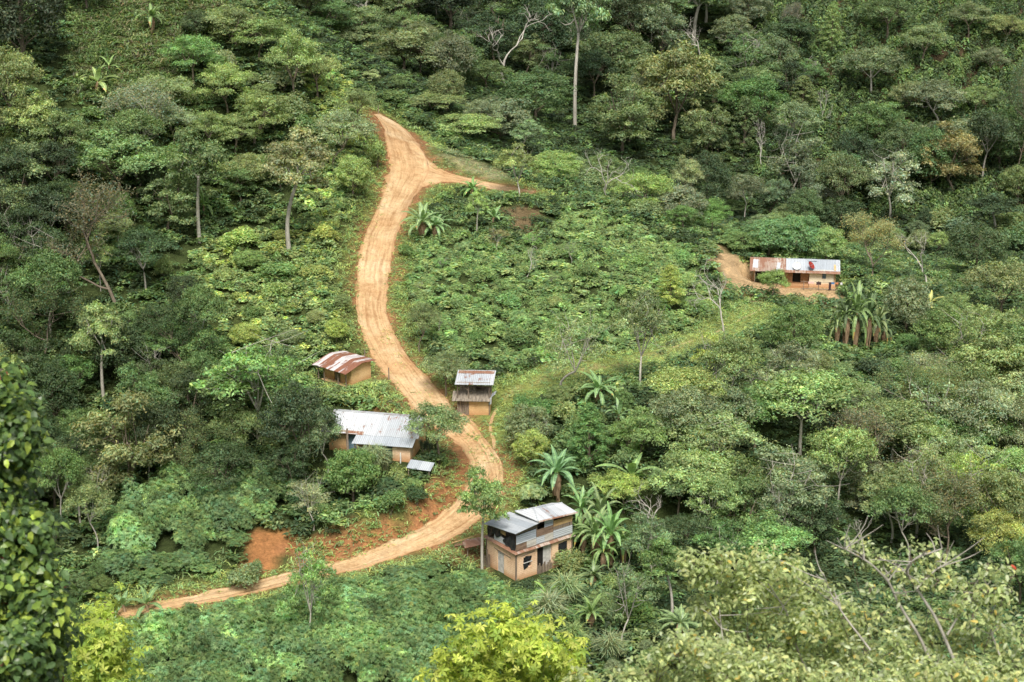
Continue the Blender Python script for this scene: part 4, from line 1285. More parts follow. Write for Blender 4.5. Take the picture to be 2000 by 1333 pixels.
def tree_mesh(style, seed):
    """returns (trunk mesh, crown mesh) at nominal size H x W with its foot at the origin"""
    rg = np.random.default_rng(seed)
    sk = Skel(); pm = PM()
    bark = M['bark']
    if style in ('umbrella', 'layered', 'sparse', 'tall', 'open', 'parasol'):
        H_, W_ = {'umbrella': (9, 9), 'layered': (9, 7.5), 'sparse': (9, 8), 'tall': (11, 6.5), 'open': (9, 8), 'parasol': (9, 8.5)}[style]
        fork = {'umbrella': 0.34, 'layered': 0.26, 'sparse': 0.3, 'tall': 0.55, 'open': 0.3, 'parasol': 0.42}[style]
        npad = {'umbrella': 30, 'layered': 34, 'sparse': 24, 'tall': 26, 'open': 22, 'parasol': 30}[style]
        leaves = {'umbrella': 8600, 'layered': 9600, 'sparse': 4600, 'tall': 8200, 'open': 7400, 'parasol': 7600}[style]
        bow = rg.normal(0, 0.05 * H_, 2)
        F = np.array([bow[0], bow[1], H_ * fork])
        tr = 0.16 if style in ('umbrella', 'layered') else (0.17 if style == 'tall' else 0.12)
        tp = bez(np.zeros(3), np.array([-bow[0] * 0.8, -bow[1] * 0.8, H_ * fork * 0.5]), F, 7)
        tp[0, 2] = -0.6
        sk.limb(tp, np.linspace(tr * 1.25, tr * 0.8, 7), 7)
        nl = rg.integers(4, 6)
        az0 = rg.uniform(0, 6.28)
        limbs = []
        for k in range(nl):
            az = az0 + k * 2 * np.pi / nl + rg.normal(0, 0.3)
            rad = W_ * rg.uniform(0.16, 0.27)
            e = F + np.array([math.cos(az) * rad, math.sin(az) * rad, H_ * (0.80 + rg.uniform(-0.08, 0.06) - fork)])
            mid = F + (e - F) * 0.5 + np.array([math.cos(az), math.sin(az), 0]) * rad * 0.15
            B = bez(F, mid, e, 7)
            sk.limb(B, np.linspace(tr * 0.62, tr * 0.2, 7), 5)
            limbs.append(B)
        for k in range(npad):
            az = rg.uniform(0, 6.28)
            q = math.sqrt((k + 0.5) / npad)
            az = k * 2.4 + rg.normal(0, 0.25)
            rad = 0.43 * W_ * q * rg.uniform(0.85, 1.1)
            lay = rg.random()
            if style == 'umbrella':
                z = H_ * (0.95 - 0.30 * q ** 2 - 0.22 * lay ** 2)
            elif style == 'layered':
                z = H_ * (0.95 - 0.22 * q ** 2 - 0.50 * lay)
                rad *= 0.75 + 0.35 * math.sin(3.14 * min(1, 0.25 + lay * 0.7))
            elif style == 'parasol':
                z = H_ * (0.96 - 0.22 * q ** 2 - 0.10 * lay)
            elif style == 'tall':
                z = H_ * (0.95 - 0.20 * q ** 2 - 0.24 * lay)
            else:
                z = H_ * (0.94 - 0.30 * q ** 2 - 0.30 * lay)
            c = np.array([math.cos(az) * rad + bow[0], math.sin(az) * rad + bow[1], z + rg.normal(0, 0.03 * H_)])
            pr = W_ * rg.uniform(0.075, 0.17) * (0.85 if style in ('sparse', 'open') else 1)
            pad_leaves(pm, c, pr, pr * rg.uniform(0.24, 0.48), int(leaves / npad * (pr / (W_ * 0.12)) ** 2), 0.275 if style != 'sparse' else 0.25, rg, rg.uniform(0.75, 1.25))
            B = limbs[int(np.argmin([np.linalg.norm((b_[-1] - c)[:2]) for b_ in limbs]))]
            s0 = B[rg.integers(2, 6)]
            e = c - np.array([0, 0, pr * 0.25])
            sk.limb(bez(s0, (s0 + e) / 2 + np.array([0, 0, -0.12 * H_ * rg.random()]), e, 5), np.linspace(tr * 0.28, tr * 0.08, 5), 4)
        if style in ('sparse', 'open'):
            for k in range(26):
                B = limbs[k % len(limbs)]
                s0 = B[rg.integers(3, 7)]
                e = s0 + np.array([rg.normal(0, 1.3), rg.normal(0, 1.3), rg.uniform(0.3, 1.9)])
                sk.limb(bez(s0, (s0 + e) / 2 + rg.normal(0, 0.2, 3), e, 4), np.linspace(tr * 0.22, tr * 0.06, 4), 4)
    elif style in ('dense', 'conic', 'ball'):
        H_, W_ = {'dense': (8, 7), 'conic': (8, 3.6), 'ball': (6, 6)}[style]
        nl = {'dense': 70, 'conic': 60, 'ball': 60}[style]
        leaves = {'dense': 9500, 'conic': 6000, 'ball': 8200}[style]
        z0 = 0.16 if style != 'conic' else 0.14
        sk.limb(bez(np.array([0, 0, -0.6]), np.array([0.1, 0, H_ * 0.3]), np.array([0, 0.1, H_ * 0.7]), 6), np.linspace(0.2, 0.07, 6), 6)
        for k in range(nl):
            u = (k + 0.5) / nl
            az = k * 2.4 + rg.normal(0, 0.2)
            if style == 'conic':
                z = z0 + (1 - z0) * u
                rad = W_ * 0.5 * (min(1, (u + 0.08) / 0.3) ** 0.6) * (1 - max(0, u - 0.35) / 0.68) ** 0.75 * rg.uniform(0.6, 0.95)
            else:
                ph = math.acos(1 - 1.75 * u)
                s_ = rg.uniform(0.62, 0.95)
                z = z0 + (1 - z0) * (0.46 + 0.46 * math.cos(ph) * s_)
                rad = W_ * 0.46 * math.sin(ph) * s_
            c = np.array([math.cos(az) * rad, math.sin(az) * rad, H_ * z])
            pr = W_ * (rg.uniform(0.09, 0.15) if style != 'conic' else rg.uniform(0.11, 0.17))
            n = int(leaves / nl)
            d = unit(rg.normal(size=(n, 3)))
            d[:, 2] = np.where(d[:, 2] < -0.3, -d[:, 2], d[:, 2])
            P = d * pr * rg.uniform(0.55, 1.05, n)[:, None] * np.array([1, 1, 0.75])
            N = unit(d + np.array([0, 0, 0.5]) + rg.normal(0, 0.4, (n, 3)))
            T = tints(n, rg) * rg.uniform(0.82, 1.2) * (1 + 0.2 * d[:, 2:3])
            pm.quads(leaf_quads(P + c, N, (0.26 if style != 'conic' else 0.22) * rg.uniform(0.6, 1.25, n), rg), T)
            if k % 3 == 0:
                s0 = np.array([0, 0, H_ * max(0.15, z - 0.2)])
                sk.limb(bez(s0, (s0 + c) / 2, c, 4), np.linspace(0.05, 0.015, 4), 4)
    elif style in ('feathery', 'bare', 'twiggy'):
        H_, W_ = {'feathery': (10, 7), 'bare': (8, 5.5), 'twiggy': (4.5, 4.2)}[style]
        bark = M['dead_wood'] if style != 'feathery' else M['bark']
        tips = []

        def grow(p, d, L, r, depth):
            n = 5
            pts = [p]
            dd = d.copy()
            for _ in range(n - 1):
                dd = unit(dd + rg.normal(0, 0.16 if style != 'bare' else 0.24, 3) + np.array([0, 0, 0.05]))
                pts.append(pts[-1] + dd * L / (n - 1))
            pts = np.array(pts)
            sk.limb(pts, np.linspace(r, r * 0.62, n), 5 if depth > 1 else 4)
            if depth == 0:
                tips.append((pts[-1], dd)); tips.append((pts[2], dd))
                return
            kids = rg.integers(2, 4) if style == 'bare' else rg.integers(3, 5)
            for c_ in range(kids):
                sp = 0.50 if style == 'bare' else 0.58
                nd = unit(dd + rg.normal(0, sp, 3) + np.array([0, 0, 0.26 if style == 'bare' else 0.12]))
                s_ = pts[-1] if c_ < 2 else pts[rg.integers(2, 4)]
                grow(s_, nd, L * rg.uniform(0.58, 0.82), r * 0.60, depth - 1)
        if style == 'twiggy':
            for _ in range(5):
                az = rg.uniform(0, 6.28)
                grow(np.array([0, 0, -0.2]), unit(np.array([math.cos(az) * 0.6, math.sin(az) * 0.6, 1.0])), H_ * 0.34, 0.05, 4)
        else:
            grow(np.array([0, 0, -0.5]), np.array([rg.normal(0, 0.06), rg.normal(0, 0.06), 1.0]), H_ * (0.40 if style == 'feathery' else 0.36), 0.125 if style == 'bare' else 0.13, 5 if style == 'bare' else 4)
        V = np.concatenate(sk.V)
        top = np.percentile(V[:, 2], 99.5); wd = max(np.percentile(V[:, 0], 99) - np.percentile(V[:, 0], 1), np.percentile(V[:, 1], 99) - np.percentile(V[:, 1], 1))
        fz, fx = H_ / top, W_ / wd
        for v in sk.V:
            v[:, 2] *= fz; v[:, :2] *= fx
        if style != 'bare':
            per = 26 if style == 'feathery' else 8
            S = np.array([fx, fx, fz])
            for tp_, d_ in tips:
                n = per
                P = tp_ * S + rg.normal(0, 0.30 if style == 'feathery' else 0.22, (n, 3))
                N = unit(rg.normal(0, 0.6, (n, 3)) + np.array([0, 0, 0.6]))
                pm.quads(leaf_quads(P, N, (0.19 if style == 'feathery' else 0.15) * rg.uniform(0.6, 1.3, n), rg, 0.4), tints(n, rg, warm=0.2))
    if style in ('tall', 'open', 'sparse', 'parasol'): bark = M['pale_bark']
    trunk = sk.mesh('trunk', bark)
    crown = pm.mesh('crown', [M['leaf']]) if pm.V else None
    return trunk, crown, H_, W_


def palmate(pm, C, N, size, rg, lobes=5, T=None, aspect=0.36, droop=0.35, spread=4.4):
    """a star of leaflets around each centre"""
    t, b = frames(N, rg)
    n = len(C)
    for k in range(lobes):
        a = (k - (lobes - 1) / 2) * spread / lobes
        L = size[:, None] * (1 - 0.10 * abs(k - (lobes - 1) / 2))
        d = t * math.cos(a) + b * math.sin(a)
        w = np.cross(N, d) * L * aspect * 0.5
        mid = C + d * L * 0.55 + N * L * 0.04
        tip = C + d * L - N * L * droop
        pm.quads(np.stack([C, mid + w, tip, mid - w], 1), T * (1 + 0.08 * rg.normal(0, 1, (n, 1))))


def bush_leaves(pm, c, W_, H_, n, size, rg, kind='leaf', tone=(1, 1, 1), lumps=9):
    """a mound of leaves over a few lumps"""
    a = rg.uniform(0, 6.28, lumps); q = np.sqrt(rg.uniform(0, 1, lumps)) * 0.33
    Lc = np.stack([W_ * q * np.cos(a), W_ * q * np.sin(a), H_ * (0.62 - 1.6 * q * q + rg.normal(0, 0.10, lumps))], 1)
    k = rg.integers(0, lumps, n)
    d = unit(rg.normal(size=(n, 3)))
    d[:, 2] = np.where(d[:, 2] < -0.15, -d[:, 2], d[:, 2])
    P = Lc[k] + d * np.array([W_ * 0.24, W_ * 0.24, H_ * 0.34]) * rg.uniform(0.6, 1.05, n)[:, None]
    N = unit(d * 0.8 + np.array([0, 0, 0.8]) + rg.normal(0, 0.35, (n, 3)))
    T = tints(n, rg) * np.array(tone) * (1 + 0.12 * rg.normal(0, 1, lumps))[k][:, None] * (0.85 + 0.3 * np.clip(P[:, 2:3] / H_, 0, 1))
    sz = size * rg.uniform(0.65, 1.25, n)
    if kind == 'palmate':
        palmate(pm, P + c, N, sz * 0.62, rg, 5, T)
    else:
        pm.quads(leaf_quads(P + c, N, sz, rg, 0.5), T)


def bush_mesh(kind, seed):
    rg = np.random.default_rng(seed)
    pm = PM()
    H_, W_ = 2.4, 3.0
    if kind == 'palmate':
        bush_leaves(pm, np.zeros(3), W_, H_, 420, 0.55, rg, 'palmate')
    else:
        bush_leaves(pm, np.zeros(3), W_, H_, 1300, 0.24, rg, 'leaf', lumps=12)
    sk = Skel()
    for k in range(5):
        az = rg.uniform(0, 6.28)
        e = np.array([math.cos(az) * W_ * 0.28, math.sin(az) * W_ * 0.28, H_ * 0.6])
        sk.limb(bez(np.array([0, 0, -0.3]), np.array([0, 0, H_ * 0.3]), e, 5), np.linspace(0.05, 0.015, 5), 4)
    return sk.mesh('stems', M['bark']), pm.mesh('foliage', [M['leaf']]), H_, W_


def grass_blades(pm, C, L, rg, width=0.05, tone=(1, 1, 1), lean=0.5):
    """two-piece curved blades rising from the points C"""
    n = len(C)
    az = rg.uniform(0, 6.28, n)
    d = np.stack([np.cos(az), np.sin(az), np.zeros(n)], 1)
    s = np.stack([-np.sin(az), np.cos(az), np.zeros(n)], 1) * width * 0.5
    if isinstance(width, np.ndarray):
        s = np.stack([-np.sin(az), np.cos(az), np.zeros(n)], 1) * width[:, None] * 0.5
    ln = (lean * rg.uniform(0.4, 1.4, n))[:, None]
    L = L[:, None]
    up = np.array([0, 0, 1.0])
    m = C + up * L * 0.62 + d * L * 0.30 * ln
    t = C + up * L * (0.92 - 0.35 * ln) + d * L * 0.85 * ln
    T = tints(n, rg) * np.array(tone)
    pm.quads(np.stack([C - s, C + s, m + s * 0.9, m - s * 0.9], 1), T * 0.85)
    pm.quads(np.stack([m - s * 0.9, m + s * 0.9, t + s * 0.1, t - s * 0.1], 1), T * 1.1)


def banana_mesh(seed, nleaf=10, H_=4.0, stemh=2.0):
    """stem, living leaves, hanging dry leaves"""
    rg = np.random.default_rng(seed)
    sk = Skel()
    bend = rg.normal(0, 0.12, 2)
    top = np.array([bend[0], bend[1], stemh])
    sk.limb(bez(np.array([0, 0, -0.5]), np.array([0, 0, stemh * 0.5]), top, 6), [0.17, 0.16, 0.15, 0.13, 0.11, 0.07], 8)
    pm = PM()
    for k in range(nleaf):
        az = k * 2.4 + rg.normal(0, 0.2)
        u = k / max(1, nleaf - 1)
        el = R(80) - u * R(58) + rg.normal(0, 0.14)
        L = (H_ - stemh) * rg.uniform(0.95, 1.25) * (0.9 if u < 0.15 else 1.1)
        d = np.array([math.cos(az), math.sin(az), 0.0])
        side = np.array([-math.sin(az), math.cos(az), 0.0])
        n = 11
        s = np.linspace(0, 1, n)
        ang = el - (0.85 + 1.5 * u) * s ** 1.4
        st = L / (n - 1)
        P = np.zeros((n, 3)); P[0] = top - np.array([0, 0, 0.12])
        Nn = np.zeros((n, 3))
        for i in range(n):
            t_ = d * math.cos(ang[i]) + np.array([0, 0, math.sin(ang[i])])
            Nn[i] = -d * math.sin(ang[i]) + np.array([0, 0, math.cos(ang[i])])
            if i: P[i] = P[i - 1] + t_ * st
        wd = 0.215 * np.clip((s - 0.10) / 0.16, 0.06, 1) * (1 - np.clip((s - 0.55) / 0.47, 0, 1) ** 2.0) * rg.uniform(0.85, 1.1)
        old = u > 0.7
        for sg in (-1, 1):
            V = side * sg
            for i in range(n - 1):
                tear = 0.05 + (0.16 * rg.random() if rg.random() < (0.75 if old else 0.4) else 0)
                a0, a1 = P[i], P[i + 1]
                fold = 0.35 + 0.5 * (old * rg.random())
                o0 = a0 + V * wd[i] * (1 - 0.1 * rg.random()) + Nn[i] * wd[i] * (0.22 - fold * 0.8)
                o1 = a1 + V * wd[i + 1] + Nn[i + 1] * wd[i + 1] * (0.22 - fold * 0.8)
                o0 = o0 + (o1 - o0) * tear
                q = np.stack([a0, o0, o1, a1])[None] if sg > 0 else np.stack([a0, a1, o1, o0])[None]
                c = np.array([[1, 1, 1.0]]) * (0.85 + 0.3 * rg.random()) * (1.15 if i % 2 else 1.0)
                if old and s[i] > 0.72 and rg.random() < 0.35: c = np.array([[2.6, 1.1, 0.9]])
                pm.quads(q, c)
            # midrib
        w2 = side * 0.022
        for i in range(n - 1):
            q = np.stack([P[i] - w2 + Nn[i] * 0.012, P[i] + w2 + Nn[i] * 0.012, P[i + 1] + w2 * 0.8 + Nn[i + 1] * 0.012, P[i + 1] - w2 * 0.8 + Nn[i + 1] * 0.012])[None]
            pm.quads(q, np.array([[2.2, 1.9, 1.6]]))
    dm = PM()
    for k in range(14):
        az = rg.uniform(0, 6.28)
        d = np.array([math.cos(az), math.sin(az), 0.0]); side = np.array([-math.sin(az), math.cos(az), 0.0])
        p0 = top - np.array([0, 0, 0.1 + 0.2 * rg.random()])
        L = stemh * rg.uniform(0.45, 0.8)
        pts = [p0, p0 + d * 0.26, p0 + d * 0.36 - np.array([0, 0, L * 0.4]), p0 + d * 0.24 - np.array([0, 0, L])]
        ws = [0.05, 0.14, 0.2, 0.06]
        for i in range(3):
            dm.quads(np.stack([pts[i] - side * ws[i], pts[i] + side * ws[i], pts[i + 1] + side * ws[i + 1], pts[i + 1] - side * ws[i + 1]])[None], np.ones((1, 3)))
    return sk.mesh('stem', M['dry_leaf']), pm.mesh('leaves', [M['banana_leaf']]), dm.mesh('dry_leaves', [M['dry_leaf']]), H_, H_


PROTO = {}


def proto(kind):
    """all the variants of a kind of plant: list of (list of (part name, mesh), H, W)"""
    if kind in PROTO:
        return PROTO[kind]
    out = []
    if kind in ('parasol', 'umbrella', 'layered', 'sparse', 'tall', 'open', 'dense', 'conic', 'ball', 'feathery', 'bare', 'twiggy'):
        nv = {'umbrella': 6, 'parasol': 5, 'layered': 5, 'dense': 5, 'sparse': 4, 'bare': 5}.get(kind, 3)
        for v in range(nv):
            tr, cr, h, w_ = tree_mesh(kind, 100 + v * 17 + len(kind) * 1000 + ord(kind[0]) * 31)
            out.append(([('trunk', tr)] + ([('crown', cr)] if cr else []), h, w_))
    elif kind == 'bush':
        for v in range(4):
            a, b, h, w_ = bush_mesh('leaf', 50 + v)
            out.append(([('stems', a), ('foliage', b)], h, w_))
    elif kind == 'cassava':
        for v in range(4):
            a, b, h, w_ = bush_mesh('palmate', 70 + v)
            out.append(([('stems', a), ('foliage', b)], h, w_))
    elif kind in ('banana', 'young_banana'):
        for v in range(4 if kind == 'banana' else 3):
            nl = 19 if kind == 'banana' else 8
            a, b, c, h, w_ = banana_mesh(20 + v, nl, 4.0 if kind == 'banana' else 2.6, 2.0 if kind == 'banana' else 0.8)
            out.append(([('stem', a), ('leaves', b)] + ([('dry_leaves', c)] if kind == 'banana' else []), h, w_ * 0.95))
    elif kind == 'cane':
        for v in range(3):
            rg = np.random.default_rng(300 + v)
            pm = PM()
            n = 420
            q = rg.normal(0, 0.22, (n, 2))
            C = np.column_stack([q, rg.uniform(0, 0.9, n)])
            grass_blades(pm, C, rg.uniform(1.0, 2.0, n), rg, 0.065, lean=0.85)
            out.append(([('blades', pm.mesh('blades', [M['leaf']]))], 2.2, 2.8))
    elif kind == 'dracaena':
        for v in range(2):
            rg = np.random.default_rng(400 + v)
            pm = PM()
            sk = Skel()
            for k in range(4):
                b = np.array([rg.normal(0, 0.2), rg.normal(0, 0.2), -0.2]); e = b + np.array([rg.normal(0, 0.15), rg.normal(0, 0.15), rg.uniform(0.9, 1.7)])
                sk.limb(np.stack([b, (b + e) / 2, e]), [0.05, 0.045, 0.04], 5)
                n = 60
                C = e + np.column_stack([rg.normal(0, 0.05, (n, 2)), rg.uniform(-0.5, 0.05, n)])
                grass_blades(pm, C, rg.uniform(0.4, 0.75, n), rg, 0.06, lean=0.9)
            out.append(([('stems', sk.mesh('stems', M['bark'])), ('blades', pm.mesh('blades', [M['leaf']]))], 2.2, 1.4))
    PROTO[kind] = out
    return out

# ------------------------------------------------------------------ planting
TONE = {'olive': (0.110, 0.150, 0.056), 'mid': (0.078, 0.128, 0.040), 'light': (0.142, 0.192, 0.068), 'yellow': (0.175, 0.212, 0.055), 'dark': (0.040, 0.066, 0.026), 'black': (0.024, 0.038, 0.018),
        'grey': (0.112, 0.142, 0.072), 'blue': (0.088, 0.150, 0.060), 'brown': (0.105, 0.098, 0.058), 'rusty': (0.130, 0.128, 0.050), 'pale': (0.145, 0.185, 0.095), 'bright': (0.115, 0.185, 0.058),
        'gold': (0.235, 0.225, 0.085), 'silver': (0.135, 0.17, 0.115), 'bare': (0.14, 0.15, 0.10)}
for k_ in TONE: TONE[k_] = tuple(min(0.5, (v * 0.88 + 0.12 * (0.3 * TONE[k_][0] + 0.6 * TONE[k_][1] + 0.1 * TONE[k_][2])) * 2.35 + 0.008) for v in TONE[k_])  # tones slightly greyed, with a small haze lift put into the colour
TWORD = {'olive': 'olive', 'mid': 'green', 'light': 'light green', 'yellow': 'yellow green', 'dark': 'dark green', 'black': 'blackish green', 'grey': 'grey green', 'blue': 'bluish green', 'brown': 'brownish',
         'rusty': 'rusty olive', 'pale': 'pale green', 'bright': 'bright green', 'gold': 'golden', 'silver': 'silvery', 'bare': 'grey'}
KWORD = {'parasol': ('parasol_tree', 'thin crowned parasol tree', 'tree'), 'umbrella': ('shade_tree', 'flat crowned tree', 'tree'), 'layered': ('layered_tree', 'tree with layered foliage', 'tree'), 'sparse': ('thin_tree', 'thinly leaved tree', 'tree'), 'tall': ('tall_tree', 'tall slim tree', 'tree'),
         'open': ('branching_tree', 'open branching tree', 'tree'), 'dense': ('dense_tree', 'dense round tree', 'tree'), 'conic': ('columnar_tree', 'narrow upright tree', 'tree'), 'ball': ('round_tree', 'round bushy tree', 'tree'),
         'feathery': ('feathery_tree', 'feathery tree', 'tree'), 'bare': ('bare_tree', 'leafless branching tree', 'bare tree'), 'twiggy': ('twiggy_shrub', 'twiggy shrub', 'shrub'), 'bush': ('bush', 'leafy bush', 'bush'),
         'cassava': ('broadleaf_bush', 'broad leaved bush', 'bush'), 'banana': ('banana_plant', 'banana plant', 'banana plant'), 'young_banana': ('young_banana_plant', 'young banana plant', 'banana plant'), 'cane': ('cane_tuft', 'arching cane tuft', 'cane'),
         'dracaena': ('spiky_plant', 'spiky upright plant', 'plant')}
LANDMARKS = [(662, 725, 'the rust roofed hut'), (735, 838, 'the long white roofed house'), (925, 765, 'the open store hut'), (1035, 1055, 'the two storey house'), (1555, 530, 'the far farmhouse'), (805, 325, 'the fork in the road'),
             (735, 560, 'the upper road'), (955, 905, 'the hairpin bend'), (820, 1045, 'the road below the hairpin'), (515, 1075, 'the bare clay cut'), (265, 1195, 'the left end of the road'), (1280, 695, 'the footpath'),
             (1123, 150, 'the giant bare trunk'), (1622, 60, 'the columnar tree in the coffee'), (1675, 625, 'the big banana clump'), (1185, 1050, 'the bananas by the two storey house'), (390, 350, 'the slim tree with forked trunk'),
             (568, 350, 'the round headed tree on a tall pale trunk'), (232, 480, 'the brown feathery tree'), (990, 80, 'the big bare grey tree'), (1735, 350, 'the silvery tree'), (1858, 320, 'the rusty brown tree'), (1705, 490, 'the golden bush'),
             (250, 90, 'the open grass slope'), (60, 950, 'the big leaved foreground tree'), (195, 1240, 'the small yellow foreground tree'), (990, 1270, 'the round yellow foreground tree'), (1640, 1190, 'the olive foreground tree'),
             (1815, 510, 'the bare tree beside the farmhouse'), (1412, 570, 'the bare tree before the farmhouse'), (260, 860, 'the orange tinged tree'), (1820, 130, 'the coffee slope'), (1320, 170, 'the big bright crown'),
             (505, 730, 'the tall leafy tree by the hut'), (855, 830, 'the tree shading the bend'), (1000, 350, 'the dry grass strip'), (203, 680, 'the pale stemmed slim tree'), (1250, 640, 'the branching tree on the path'),
             (1560, 800, 'the wood below the coffee'), (1900, 640, 'the clearing right of the bananas'), (1950, 800, 'the right edge'), (640, 60, 'the crest above the road'), (850, 20, 'the dark wood at the top')]
USED = {}


def make_label(kind, tone, cx, cy, size='', maxd=99):
    ks = sorted(range(len(LANDMARKS)), key=lambda i: (LANDMARKS[i][0] - cx) ** 2 + (LANDMARKS[i][1] - cy) ** 2)
    for adj in ('', size):
        for i in ks[:7]:
            lx, ly, nm = LANDMARKS[i]
            dx, dy = cx - lx, cy - ly
            dd = math.hypot(dx, dy)
            if dd < 22: continue
            hor = 'left' if dx < 0 else 'right'
            ver = 'above' if dy < 0 else 'below'
            if abs(dx) > 2.2 * abs(dy): rel = hor + ' of'
            elif abs(dy) > 2.2 * abs(dx): rel = ver
            else: rel = ver + ' and ' + hor + ' of'
            q = 'just ' if dd < 75 else ('' if dd < 150 else 'some way ')
            lab = ' '.join((adj + ' ' + TWORD[tone] + ' ' + KWORD[kind][1] + ' ' + q + rel + ' ' + nm).split())
            if len(lab.split()) <= 16 and lab not in USED:
                USED[lab] = 1
                return lab
    return lab


PROTECT = []


def protect_rect(x0, x1, y0, y1, Y, n=5):
    for a in np.linspace(x0, x1, n):
        for b in np.linspace(y0, y1, n):
            PROTECT.append((a, b, Y))


protect_rect(605, 722, 692, 752, 164); protect_rect(640, 830, 805, 885, 152); protect_rect(885, 966, 727, 810, 160); protect_rect(952, 1118, 992, 1128, 137); protect_rect(1472, 1640, 503, 560, 200)
protect_rect(1400, 1470, 500, 570, 203, 4); protect_rect(1560, 1625, 566, 590, 198, 4); protect_rect(800, 846, 896, 922, 150, 3)
for W in (road_w, branch_w, path_w):
    for k in range(0, len(W), 4):
        for c_ in (0, W.shape[1] // 2, -1):
            x_, y_ = W[k, c_]
            a, b, _ = project(x_, y_, float(hgt(x_, y_)))
            PROTECT.append((a, b, y_))
PROTECT = np.array(PROTECT)

BASES = []
COUNT = {}


def plant(kind, cx, ytop, ybase, w, tone, label=None, Y=None, group=None, rz=None, var=None, zs=None, sink=0.0, name=None):
    """a plant standing on the ground at the frame point (cx, ybase), as tall and wide as the photo shows it"""
    vs = proto(kind)
    if Y is None:
        p = pt(cx, ybase)
    else:
        kx, _ = ray(cx, ybase)
        p = Vector((float(kx) * Y, Y, float(hgt(float(kx) * Y, Y))))
    f = p.y * CP - p.z * SP
    # height from the sight line to the top
    kz = float(ray(cx, ytop)[1])
    h = max(0.4, (kz * p.y - p.z))
    wm = w * f / FPX
    if var is None:
        COUNT[kind] = COUNT.get(kind, -1) + 1
        var = COUNT[kind] % len(vs)
    parts, Hn, Wn = vs[var % len(vs)]
    if rz is None: rz = random.uniform(0, 6.28)
    sxy = wm / Wn
    sz = h / Hn
    if kind not in ('banana', 'young_banana', 'cane', 'dracaena'):
        sxy = min(max(sxy, 0.35 * sz), 3.0 * sz)
    nm = name or KWORD[kind][0]
    lab = label or make_label(kind, tone, cx, (ytop + ybase) / 2, 'small' if w < 75 else 'broad')
    e = empty(nm, (p.x, p.y, p.z - sink), rz, lab, KWORD[kind][2], group or GROUPS.get(kind))
    e.scale = (sxy, sxy, sz)
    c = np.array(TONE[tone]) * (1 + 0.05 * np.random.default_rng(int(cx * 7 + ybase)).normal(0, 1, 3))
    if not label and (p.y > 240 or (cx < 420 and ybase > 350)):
        c = c * (0.72 if p.y > 240 else 0.86) + (np.array((0.014, 0.018, 0.018)) if p.y > 240 else 0)  # shade and haze put into colour: left and far woods darkened, far lifted
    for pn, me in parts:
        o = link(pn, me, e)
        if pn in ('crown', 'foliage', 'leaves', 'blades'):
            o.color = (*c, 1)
    BASES.append((p.x, p.y, max(1.0, wm * 0.35)))
    return e


GROUPS = {'parasol': 'parasol shaped trees', 'umbrella': 'shade trees on the slopes', 'layered': 'layered trees on the slopes', 'sparse': 'thin trees on the slopes', 'tall': 'tall slim trees', 'open': 'open branching trees', 'dense': 'dense trees on the slopes', 'conic': 'narrow upright trees',
          'ball': 'round trees on the slopes', 'feathery': 'feathery trees', 'bare': 'leafless trees', 'twiggy': 'twiggy shrubs', 'bush': 'bushes on the slopes', 'cassava': 'broad leaved bushes', 'banana': 'banana plants', 'young_banana': 'young banana plants',
          'cane': 'cane tufts below the house', 'dracaena': 'spiky plants in the garden'}

